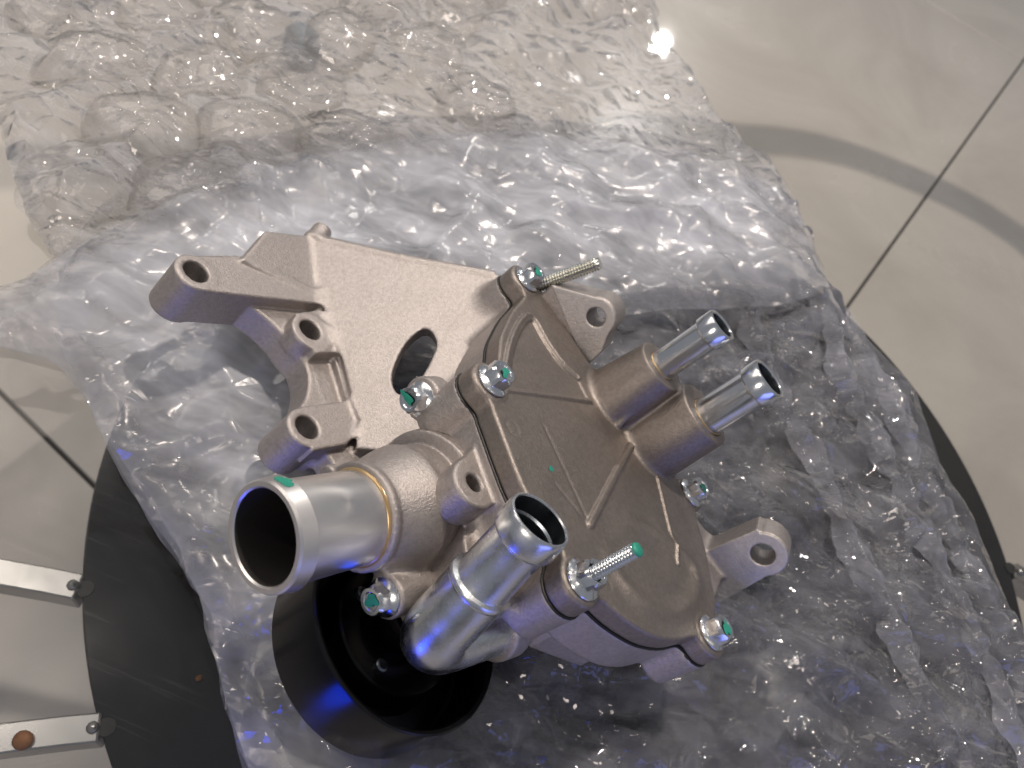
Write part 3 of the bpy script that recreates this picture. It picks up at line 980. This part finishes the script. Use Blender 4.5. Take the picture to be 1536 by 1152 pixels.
nut = P('nut', xf(V_, (fr[0] @ np.array([[c, -s3, 0], [s3, c, 0], [0, 0, 1]]), fr[1])), F2, ZINC)
sharp(nut, 28)
V_, F2 = stud_mesh(3.6, 33, 1.7, 0)
st = P('stud', xf(V_, fr), F2, ZINC)
sharp(st, 25)
cap_v, cap_f = lathe([(3.3, 31.5), (3.4, 32.6), (2.9, 33.3), (0.01, 33.4)], 24)
mesh_obj('paint_mark', xf(cap_v, fr), cap_f, GREEN, st, True, 0.001, BASE)

def unproject(px, py, depth):
    p_ = np.array([(px - 768) / F_PX, -(py - 576) / F_PX, -1.0]) * depth
    return np.stack([NA, UA, CA]) @ (p_ - ORG) * 1000.0
g0, g1 = unproject(812, 427, 0.487), unproject(900, 394, 0.470)
V_, F2 = stud_mesh(4.3, float(np.linalg.norm(g1 - g0)) + 14, 1.9, -14)
sharp(P('long_stud', xf(V_, frame_to(g0, g1 - g0)), F2, YELLOW_ZINC), 25)

# ---- pipes
def add_lathe(name, prof, origin, axis, mat, parent=None, seg_=72, ang_=30):
    V_, F2 = lathe(prof, seg_)
    o_ = P(name, xf(V_, frame_to(origin, axis)), F2, mat) if parent is None else \
        mesh_obj(name, xf(V_, frame_to(origin, axis)), F2, mat, parent, True, 0.001, BASE)
    return sharp(o_, ang_)

LI = 51.0
ip = add_lathe('inlet_pipe', [(21.4, -10), (22.3, -1), (22.3, 0.5), (22.4, LI - 9.2), (22.4, LI - 9.0), (24.4, LI - 8.95), (24.7, LI - 8.5), (23.9, LI - 1.2), (23.7, LI - 0.9),
                              (23.1, LI), (21.0, LI), (20.2, LI - 1.0)], FL, D1, TURN, seg_=96, ang_=14)
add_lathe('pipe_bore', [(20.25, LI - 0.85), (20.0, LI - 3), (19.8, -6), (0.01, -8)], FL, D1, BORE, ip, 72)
add_lathe('sealant_ring', [(22.2, 0.0), (23.5, 0.08), (23.3, 0.5), (22.7, 1.0), (22.3, 1.2)], FL, D1, SEALANT, ip, 96)
# green smear on top of the pipe, wrapped on its surface
fr = frame_to(FL, D1)
best, ba = None, 0
def cam_px(l):
    c_ = np.stack([NA, UA, CA]).T @ (np.asarray(l) * 0.001) + ORG
    return np.array([768 + F_PX * c_[0] / -c_[2], 576 - F_PX * c_[1] / -c_[2]])
for k in range(360):
    a = math.radians(k)
    l = xf([(23.9 * math.cos(a), 23.9 * math.sin(a), LI - 6)], fr)[0]
    e = np.hypot(*(cam_px(l) - np.array([425, 726])))
    if best is None or e < best: best, ba = e, a
sm = random.Random(5)
V_, F2 = [], []
n_a = 12
for i in range(n_a + 1):
    a = ba - 0.22 + 0.44 * i / n_a
    for side in (0, 1):
        zz = LI - 5.2 + (1 if side else -1) * (1.9 + 1.6 * sm.random()) * (0.35 + 0.65 * math.sin(math.pi * (i + 0.4) / (n_a + 0.8)))
        rr = 24.85 - 0.108 * (zz - (LI - 8.5)) if zz > LI - 8.5 else 24.75
        V_.append((rr * math.cos(a), rr * math.sin(a), zz))
F2 = [(2 * i, 2 * i + 1, 2 * i + 3, 2 * i + 2) for i in range(n_a)]
mesh_obj('paint_mark', xf(V_, fr), F2, GREEN, ip, True, 0.001, BASE)

for (cx, cy, zb, zt, r) in ((-150, -17.2, 126, 176.5, 9.2), (-153, 23.5, 128, 178.5, 11.8)):
    L = zt - zb
    hp = add_lathe('hose_pipe', [(r, 0), (r, L - 12.0), (r + 0.15, L - 11.2), (r + 1.4, L - 10.2), (r + 1.5, L - 8), (r + 1.35, L - 1.0), (r + 0.9, L - 0.2),
                                 (r + 0.3, L), (r - 0.6, L), (r - 1.1, L - 0.8)], (cx, cy, zb), (0, 0, 1), ZINC)
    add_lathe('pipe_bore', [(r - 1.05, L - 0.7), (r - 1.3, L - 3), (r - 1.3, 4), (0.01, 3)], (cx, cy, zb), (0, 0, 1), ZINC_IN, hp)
    add_lathe('sealant_ring', [(r - 0.1, 6.2), (r + 0.5, 6.6), (r + 0.3, 7.2), (r, 7.4)], (cx, cy, zb), (0, 0, 1), SEALANT, hp)

def sweep(path, radii, seg_=56):
    path = [np.array(p_, float) for p_ in path]
    V_, F2 = [], []
    t0 = path[1] - path[0]; t0 /= np.linalg.norm(t0)
    x = np.cross(t0, [0, 0, 1.0]) if abs(t0[2]) < 0.9 else np.cross(t0, [1.0, 0, 0])
    x /= np.linalg.norm(x)
    for i, p_ in enumerate(path):
        a = path[max(i - 1, 0)]; b = path[min(i + 1, len(path) - 1)]
        t = b - a
        if np.linalg.norm(t) < 1e-6: t = t0
        t = t / np.linalg.norm(t)
        if t @ t0 < 0: t = -t
        t0 = t
        x = x - t * (x @ t); x /= np.linalg.norm(x)
        y = np.cross(t, x)
        for k in range(seg_):
            an = 2 * math.pi * k / seg_
            V_.append(p_ + radii[i] * (math.cos(an) * x + math.sin(an) * y))
    for i in range(len(path) - 1):
        for k in range(seg_):
            k2 = (k + 1) % seg_
            F2.append((i * seg_ + k, i * seg_ + k2, (i + 1) * seg_ + k2, (i + 1) * seg_ + k))
    return V_, F2

EB = np.array([24.6, 8.2, 21.5]); EE = np.array([13.5, -10.2, 108.5])
ED = (EE - EB) / np.linalg.norm(EE - EB)
LEG0 = np.array([-28.0, 33.0, 26.0])
leg_d = (EB - LEG0) / np.linalg.norm(EB - LEG0)
path, rad = [], []
s_in, s_out = EB - leg_d * 15, EB + ED * 15
for t in np.linspace(0, 1, 8):
    path.append(LEG0 + (s_in - LEG0) * t); rad.append(15.2)
for t in np.linspace(0, 1, 14)[1:]:
    path.append((1 - t) ** 2 * s_in + 2 * t * (1 - t) * EB + t * t * s_out); rad.append(15.2 - 0.4 * t)
LE = float(np.linalg.norm(EE - EB))
for s1, r1 in ((28, 14.6), (43.0, 14.3), (43.8, 15.0), (45.4, 15.3), (47.0, 14.9), (47.8, 13.2), (51, 12.9), (LE - 14.5, 12.5), (LE - 13.8, 12.6), (LE - 12.6, 14.0),
               (LE - 11.2, 14.5), (LE - 3, 14.4), (LE - 1.0, 14.2), (LE - 0.2, 13.8), (LE, 13.3), (LE - 0.1, 12.8), (LE - 0.8, 12.5)):
    path.append(EB + ED * s1); rad.append(r1)
rad = [r_ * 1.08 for r_ in rad]
V_, F2 = sweep(path, rad)
el = P('elbow_pipe', V_, F2, ZINC_DULL)
sharp(el, 32)
pv, pr = [], []
for s1, r1 in ((LE - 0.7, 12.55), (LE - 9.0, 12.4), (LE - 9.8, 11.2), (LE - 11.0, 10.9), (LE - 40, 10.8), (LE - 41, 0.1)):
    pv.append(EB + ED * s1); pr.append(r1)
pr = [r_ * 1.08 for r_ in pr]
V_, F2 = sweep(pv, pr)
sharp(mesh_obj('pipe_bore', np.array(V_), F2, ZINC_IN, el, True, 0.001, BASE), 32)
# mounting flange of the elbow against the housing
fq = Vox((-60, -20, 0), (20, 60, 70), 1.0)
cyl(fq, LEG0 + leg_d * 2, LEG0 + leg_d * 14, 19.5, k=2)
v, q = fq.mesh()
mesh_obj('elbow_flange', v, q, CAST, el, True, 0.001, BASE)

# ---- pulley
prof = [(12, -14), (20, -12.5), (33, -10.5), (35.2, -10.3), (36.2, -11.5), (37.5, -27), (40, -28.5), (51, -28.5), (53.2, -27), (53.8, -3), (54.6, -1.0), (56.4, 0.0), (57.2, -0.7),
        (57.5, -2.0), (57.5, -36.2), (56.8, -37.6), (55.5, -38), (12, -38)]
pl = add_lathe('pulley', prof, (0, 0, 0), (0, 0, 1), PULLEY, seg_=128, ang_=25)
add_lathe('pulley_hub', [(12.5, -16), (14, -12), (13.5, -4), (11, -3), (0.01, -3)], (0, 0, 0), (0, 0, 1), PULLEY, pl)
a0 = math.atan2(6.9, 25.2)
for k in range(4):
    a = a0 + k * math.pi / 2
    add_lathe('hub_screw', [(0.01, -8.6), (2.4, -8.6), (3.4, -9.3), (3.8, -12)], (26 * math.cos(a), 26 * math.sin(a), 0), (0, 0, 1), ZINC_IN, pl, 20)
# green dot on the cover
bv, bf = blob(77, 2.0, 1.4, 94.62, 0.2, 14, 0.12)
cover_o = [o for o in pump.children if o.name.startswith('cover')][0]
mesh_obj('paint_mark', np.array(bv) + np.array([-41, -18, 0]), bf, GREEN, cover_o, True, 0.001, BASE)

# ------------------------------------------------------------------ plastic film and bubble wrap
def perlin(x, y, seed):
    r = np.random.default_rng(seed)
    perm = r.permutation(256)
    g = r.uniform(0, 2 * np.pi, 256)
    gx, gy = np.cos(g), np.sin(g)
    xi, yi = np.floor(x).astype(int), np.floor(y).astype(int)
    xf_, yf = x - xi, y - yi
    u_, v_ = xf_ ** 3 * (xf_ * (xf_ * 6 - 15) + 10), yf ** 3 * (yf * (yf * 6 - 15) + 10)
    def grd(ix, iy, dx, dy):
        h = perm[(perm[ix & 255] + iy) & 255]
        return gx[h] * dx + gy[h] * dy
    n00, n10 = grd(xi, yi, xf_, yf), grd(xi + 1, yi, xf_ - 1, yf)
    n01, n11 = grd(xi, yi + 1, xf_, yf - 1), grd(xi + 1, yi + 1, xf_ - 1, yf - 1)
    return ((n00 * (1 - u_) + n10 * u_) * (1 - v_) + (n01 * (1 - u_) + n11 * u_) * v_) * 1.5

def crumple(x, y, seed, size, amp, octaves=3, stretch=1.0, rot=0.0, gain=0.5):
    """sharp-creased folds: warped ridges at several sizes (metres)"""
    c_, s2_ = math.cos(rot), math.sin(rot)
    a, b = (x * c_ + y * s2_) / stretch, -x * s2_ + y * c_
    h = np.zeros_like(x)
    A, S = amp, size
    for o_ in range(octaves):
        wx = perlin(a / S * 0.6 + 3.1, b / S * 0.6, seed + 50 + o_) * 0.6
        wy = perlin(a / S * 0.6, b / S * 0.6 + 7.7, seed + 80 + o_) * 0.6
        n_ = perlin(a / S + wx, b / S + wy, seed + o_)
        h += A * (1 - 1.8 * np.abs(n_))
        A *= gain; S *= 0.5
    return h

def facets(x, y, seed, lmin, lmax, slope, n_=9, warp=0.35):
    """crumpled sheet: many straight folds in random directions leave flat facets with sharp creases"""
    r = np.random.default_rng(seed)
    h = np.zeros_like(x)
    lm = (lmin * lmax) ** 0.5
    wx = perlin(x / lm * 0.5 + 1.7, y / lm * 0.5, seed + 7) * lm * warp + perlin(x / lm * 1.9, y / lm * 1.9, seed + 17) * lm * warp * 0.25
    wy = perlin(x / lm * 0.5, y / lm * 0.5 + 4.2, seed + 8) * lm * warp + perlin(x / lm * 1.9 + 5, y / lm * 1.9, seed + 18) * lm * warp * 0.25
    X_, Y_ = x + wx, y + wy
    for k in range(n_):
        a = r.uniform(0, np.pi)
        lam = lmin * (lmax / lmin) ** r.uniform(0, 1)
        d = X_ * math.cos(a) + Y_ * math.sin(a) + 0.5 * lam * perlin(x / lam * 0.45 + k, y / lam * 0.45, seed + 30 + k)
        tri = np.abs(((d / lam + r.uniform(0, 1)) % 1.0) * 2 - 1) - 0.5
        msk = np.clip(0.65 + 0.9 * perlin(x / (lam * 2.2) + 9 * k, y / (lam * 2.2), seed + 60 + k), 0, 1.3)
        h += slope * lam * 0.5 * tri * msk
    return h

def crinkle(x, y, seed, big, small, patch=0.07):
    """broad facets with patches of fine crinkles"""
    h = facets(x, y, seed, 0.035, 0.11, big, 8)
    m_ = np.clip(perlin(x / patch, y / patch, seed + 300) * 2.2 + 0.25, 0, 1)
    return h + m_ * facets(x, y, seed + 400, 0.008, 0.020, small, 7, 0.5)

def nearest_on_poly(pts, poly):
    best = np.full(len(pts), 1e9); res = pts.copy()
    for i in range(len(poly)):
        a, b = poly[i - 1], poly[i]
        e = b - a
        t = np.clip(((pts - a) @ e) / (e @ e + 1e-12), 0, 1)
        q_ = a + t[:, None] * e
        d = np.linalg.norm(pts - q_, axis=1)
        m_ = d < best
        best[m_] = d[m_]; res[m_] = q_[m_]
    return res, best

def sheet(name, frame_poly, zb, step, height_fn, mat, parent, base, smooth_n=3, jag=0.0, seed=0, milk=0.1):
    poly = np.array([at(px, py, TABLE_Z + zb)[:2] for px, py in frame_poly])
    if smooth_n: poly = catmull(poly, smooth_n)
    if jag:
        r = np.random.default_rng(seed)
        t = np.arange(len(poly))
        poly = poly + jag * np.stack([perlin(t * 0.37, t * 0 + 1.5, seed + 1), perlin(t * 0.41, t * 0 + 9.5, seed + 2)], 1)
    lo, hi = poly.min(0) - step, poly.max(0) + step
    nx_, ny_ = np.ceil((hi - lo) / step).astype(int) + 1
    gx, gy = np.meshgrid(lo[0] + step * np.arange(nx_), lo[1] + step * np.arange(ny_), indexing='ij')
    d = poly_sdf(gx, gy, poly)
    ins = d < 0
    cell = ins[:-1, :-1] | ins[1:, :-1] | ins[:-1, 1:] | ins[1:, 1:]
    use = np.zeros_like(ins)
    use[:-1, :-1] |= cell; use[1:, :-1] |= cell; use[:-1, 1:] |= cell; use[1:, 1:] |= cell
    pts = np.stack([gx, gy], 2)
    om = use & ~ins
    snapped, _ = nearest_on_poly(pts[om], poly)
    pts[om] = snapped
    idx = -np.ones(use.shape, int)
    idx[use] = np.arange(use.sum())
    xy = pts[use]
    edge = np.minimum(-d[use], 0.2)
    hh = height_fn(xy[:, 0], xy[:, 1])
    hh = hh - np.percentile(hh, 1)
    hh = np.maximum(hh, 0.0) * flat_under(xy[:, 0], xy[:, 1]) * np.clip(np.maximum(edge, 0) / 0.02 + 0.25, 0, 1)
    z = TABLE_Z + zb + hh
    ci, cj = np.nonzero(cell)
    quads = np.stack([idx[ci, cj], idx[ci + 1, cj], idx[ci + 1, cj + 1], idx[ci, cj + 1]], 1)
    V_ = np.concatenate([xy, z[:, None]], 1) - base
    o_ = mesh_obj(name, V_, quads, mat, parent)
    set_milk(o_, milk(xy[:, 0], xy[:, 1], np.maximum(edge, 0)) if callable(milk) else np.full(len(xy), milk))
    return o_

def set_milk(o_, val):
    at_ = o_.data.attributes.new('milk', 'FLOAT', 'POINT')
    at_.data.foreach_set('value', np.asarray(val, dtype=np.float32))

# the pump presses the plastic flat under its pulley
PC = ORG_W + LW @ (np.array([0, 0, -38.0]) * 0.001)
def flat_under(x, y):
    # height that stays below the pulley's rear rim and the drum
    px_, py_ = bw[0], bw[1]
    d = np.hypot(x - px_, y - py_)
    return np.clip((d - 0.015) / 0.09, 0.0, 1.0)

right_edge = [(1190, 310), (1222, 390), (1245, 425), (1275, 470), (1300, 510), (1370, 595), (1405, 690), (1450, 775), (1500, 880), (1545, 975), (1600, 1100), (1620, 1230)]
FILM_POLY = [(95, 380), (55, 410), (-5, 432), (-60, 470), (-40, 520), (20, 532), (70, 545), (105, 565), (128, 620), (160, 672), (205, 750), (262, 835), (297, 900), (312, 960),
             (325, 1020), (350, 1090), (400, 1200), (700, 1260), (1200, 1260)] + right_edge[::-1] + [(1120, 240), (900, 190), (600, 180), (300, 230), (150, 320)]
wrap = empty('plastic_film_bag')
fb = at(800, 900, TABLE_Z)
wrap.location = fb
tag(wrap, 'crumpled clear plastic film bag spread under the water pump', 'plastic bag')
re_w = np.array([at(px, py, TABLE_Z)[:2] for px, py in right_edge])
def heap(x, y):
    """more folds of film lie over each other towards the far left"""
    return np.clip((y - 0.6 * x - 0.25) / 0.38, 0, 1)
def h_low(x, y):
    return crumple(x, y, 5, 0.090, 0.003, 2, 1.6, 0.6, 0.4) + crinkle(x, y, 105, 0.22, 0.16)
def h_mid(x, y):
    d = line_dist(x, y, re_w)
    folds = 0.012 * np.abs(((d / 0.040 + 0.22 * perlin(x * 9, y * 9, 31)) % 1.0) * 2 - 1) * np.clip(1 - d / 0.15, 0, 1)
    return crumple(x, y, 15, 0.080, 0.004, 2, 2.0, -0.5, 0.4) + crinkle(x, y, 115, 0.26, 0.20) + folds
sheet('lower_layer', FILM_POLY, 0.001, 0.0018, h_low, FILM_CLEAR, wrap, fb, jag=0.004, seed=3, milk=lambda x, y, e: 0.15 + 0.20 * heap(x, y))
MID_POLY = [(110, 395), (90, 470), (118, 580), (170, 675), (262, 825), (300, 905), (318, 975), (345, 1080), (400, 1200), (700, 1250), (1200, 1250), (1590, 1230), (1580, 1110),
            (1520, 960), (1470, 870), (1425, 770), (1385, 700), (1345, 600), (1285, 515), (1250, 450), (1200, 360), (1160, 290), (900, 230), (500, 240), (200, 330)]
sheet('upper_layer', MID_POLY, 0.010, 0.0018, h_mid, FILM_CLEAR, wrap, fb, jag=0.006, seed=13, milk=lambda x, y, e: 0.14 + 0.24 * heap(x, y))
LEFT_POLY = [(85, 392), (40, 418), (-40, 455), (-30, 510), (30, 528), (75, 542), (112, 575), (165, 675), (262, 832), (298, 902), (315, 970), (350, 1090), (395, 1200), (560, 1230),
             (560, 1000), (520, 800), (540, 600), (640, 520), (820, 490), (1000, 470), (1150, 460), (1235, 430), (1200, 340), (1120, 250), (800, 200), (400, 240), (220, 320)]
def h_left(x, y):
    return crumple(x, y, 45, 0.085, 0.006, 2, 2.2, 1.2, 0.42) + facets(x, y, 145, 0.03, 0.10, 0.16, 7)
sheet('milky_fold', LEFT_POLY, 0.034, 0.0022, h_left, FILM_MILKY, wrap, fb, jag=0.003, seed=33, milk=lambda x, y, e: 0.70 * np.clip(e / 0.06, 0.12, 1) ** 0.8)

# long doubled edges where the bag was folded, running along its right side
for k, ln in enumerate(([(1120, 470), (1160, 580), (1215, 690), (1262, 790), (1330, 930), (1390, 1050), (1450, 1180)],
                        [(1225, 440), (1262, 560), (1310, 660), (1362, 760), (1430, 900), (1485, 1020), (1560, 1190)],
                        [(1262, 480), (1330, 590), (1372, 700), (1425, 800), (1480, 905), (1545, 1050)])):
    pw = catmull(np.array([at(px, py, TABLE_Z + 0.022)[:2] for px, py in ln]), 26, False)
    tan = np.gradient(pw, axis=0); tan /= np.linalg.norm(tan, axis=1)[:, None]
    nrm = np.stack([-tan[:, 1], tan[:, 0]], 1)
    t_ = np.arange(len(pw)) * 0.11
    pw = pw + nrm * (0.0035 * perlin(t_, t_ * 0 + k + 0.5, 700 + k))[:, None]
    wd = 0.0055 + 0.004 * perlin(t_ * 1.3, t_ * 0 + k + 3.5, 720 + k)
    hh_ = 0.010 + 0.005 * perlin(t_ * 1.7, t_ * 0 + k + 6.5, 740 + k)
    rows_ = []
    for off, hf in ((-1.6, 0.0), (-0.7, 0.45), (-0.1, 0.95), (0.25, 1.0), (0.8, 0.5), (1.9, 0.0)):
        z_ = TABLE_Z + 0.022 + hh_ * hf + 0.0012 * perlin(t_ * 6, t_ * 0 + off * 3 + k, 760)
        rows_.append(np.concatenate([pw + nrm * (off * wd)[:, None], z_[:, None]], 1))
    V_ = np.array(rows_) - fb
    n_r, n_p = V_.shape[:2]
    q_ = [(r_ * n_p + i_, (r_ + 1) * n_p + i_, (r_ + 1) * n_p + i_ + 1, r_ * n_p + i_ + 1) for r_ in range(n_r - 1) for i_ in range(n_p - 1)]
    q_ = [q[::-1] for q in q_]
    set_milk(mesh_obj('fold', V_.reshape(-1, 3), q_, FILM_CLEAR, wrap), np.full(n_r * n_p, 0.24))

bubble = empty('bubble_wrap')
bb = at(450, 150, TABLE_Z)
bubble.location = bb
tag(bubble, 'sheet of clear bubble wrap with large shiny bubbles beside the bracket', 'bubble wrap')
BUB_POLY = [(-60, -70), (500, -90), (985, -80), (976, -5), (1003, 70), (1050, 140), (1096, 200), (1150, 250), (1188, 305), (1130, 335), (900, 318), (700, 330), (520, 330), (390, 320),
            (250, 395), (95, 390), (62, 368), (42, 300), (10, 230), (-20, 110), (-50, 30)]
def h_bub(x, y):
    return crumple(x, y, 65, 0.09, 0.004, 2, 1.3, 0.3, 0.5) + crinkle(x, y, 165, 0.20, 0.16)
sheet('backing_film', BUB_POLY, 0.006, 0.0017, h_bub, FILM, bubble, bb, jag=0.004, seed=43, milk=0.28)
bp = np.array([at(px, py, TABLE_Z + 0.016)[:2] for px, py in BUB_POLY])
pitch = 0.078
axis_a = 0.5
cnt = 0
cells = []
for i in range(-16, 17):
    for j in range(-16, 17):
        a, b = (i + 0.5 * (j % 2)) * pitch, j * pitch * 0.866
        x = bb[0] + a * math.cos(axis_a) - b * math.sin(axis_a)
        y = bb[1] + a * math.sin(axis_a) + b * math.cos(axis_a)
        cells.append((x, y))
cells = np.array(cells)
din = poly_sdf(cells[:, 0], cells[:, 1], bp)
for ci, (x, y) in enumerate(cells):
    if din[ci] > -0.024:
        continue
    r = random.Random(ci)
    rb = pitch * r.uniform(0.49, 0.56)
    hb_ = r.uniform(0.011, 0.017)
    q3 = W.T @ (np.array([x, y, TABLE_Z]) - np.array([0, 0, CAM_H]))
    fx = 768 + F_PX * q3[0] / -q3[2]
    if r.random() < np.clip((fx - 420) / 420, 0.03, 0.85):
        continue                                   # popped
    NR, NS = 18, 44
    th = np.linspace(0, 2 * np.pi, NS, endpoint=False)
    ph = [r.uniform(0, 6.28) for _ in range(4)]
    outl = (1 + 0.07 * np.sin(2 * th + ph[0]) + 0.04 * np.sin(3 * th + ph[1])) * (1.0 - 0.045 * np.cos(6 * (th - axis_a)))
    V_ = [(0, 0, 0)]
    rows = []
    px0, py0 = r.uniform(-0.25, 0.25), r.uniform(-0.25, 0.25)
    pts_ = []
    for k in range(NR + 1):
        t = k / NR
        rad_ = rb * t * outl
        hx_ = rad_ * np.cos(th); hy_ = rad_ * np.sin(th)
        zz = hb_ * (1 - t ** 2.4) ** 0.95
        pts_.append(np.stack([hx_, hy_, np.full(NS, zz)], 1))
    pts_ = np.array(pts_)
    X_, Y_ = x + pts_[:, :, 0], y + pts_[:, :, 1]
    dent = crumple(X_ + ci * 0.31, Y_ + ci * 0.17, 90 + ci % 9, 0.042, 0.0060, 3, 1.4, r.uniform(0, 3), 0.45) - 0.003
    edge_f = 1 - (np.arange(NR + 1) / NR)[:, None] ** 4
    pts_[:, :, 2] += dent * edge_f * r.uniform(0.5, 1.3)
    base_h = TABLE_Z + 0.016 + 0.004 * float(perlin(np.array([x * 8]), np.array([y * 8]), 4)[0])
    V_ = np.concatenate([pts_[0, :1], pts_[1:].reshape(-1, 3)]) + np.array([x - bb[0], y - bb[1], base_h - bb[2]])
    Fc = [(0, 1 + k, 1 + (k + 1) % NS) for k in range(NS)]
    for k in range(NR - 1):
        for s5 in range(NS):
            s6 = (s5 + 1) % NS
            Fc.append((1 + k * NS + s5, 1 + (k + 1) * NS + s5, 1 + (k + 1) * NS + s6, 1 + k * NS + s6))
    set_milk(mesh_obj('bubble', V_, Fc, FILM_BUBBLE, bubble), np.full(len(V_), 0.16))
    cnt += 1
print('bubbles', cnt, 'polys', sum(len(o.data.polygons) for o in sc.objects if o.type == 'MESH'))
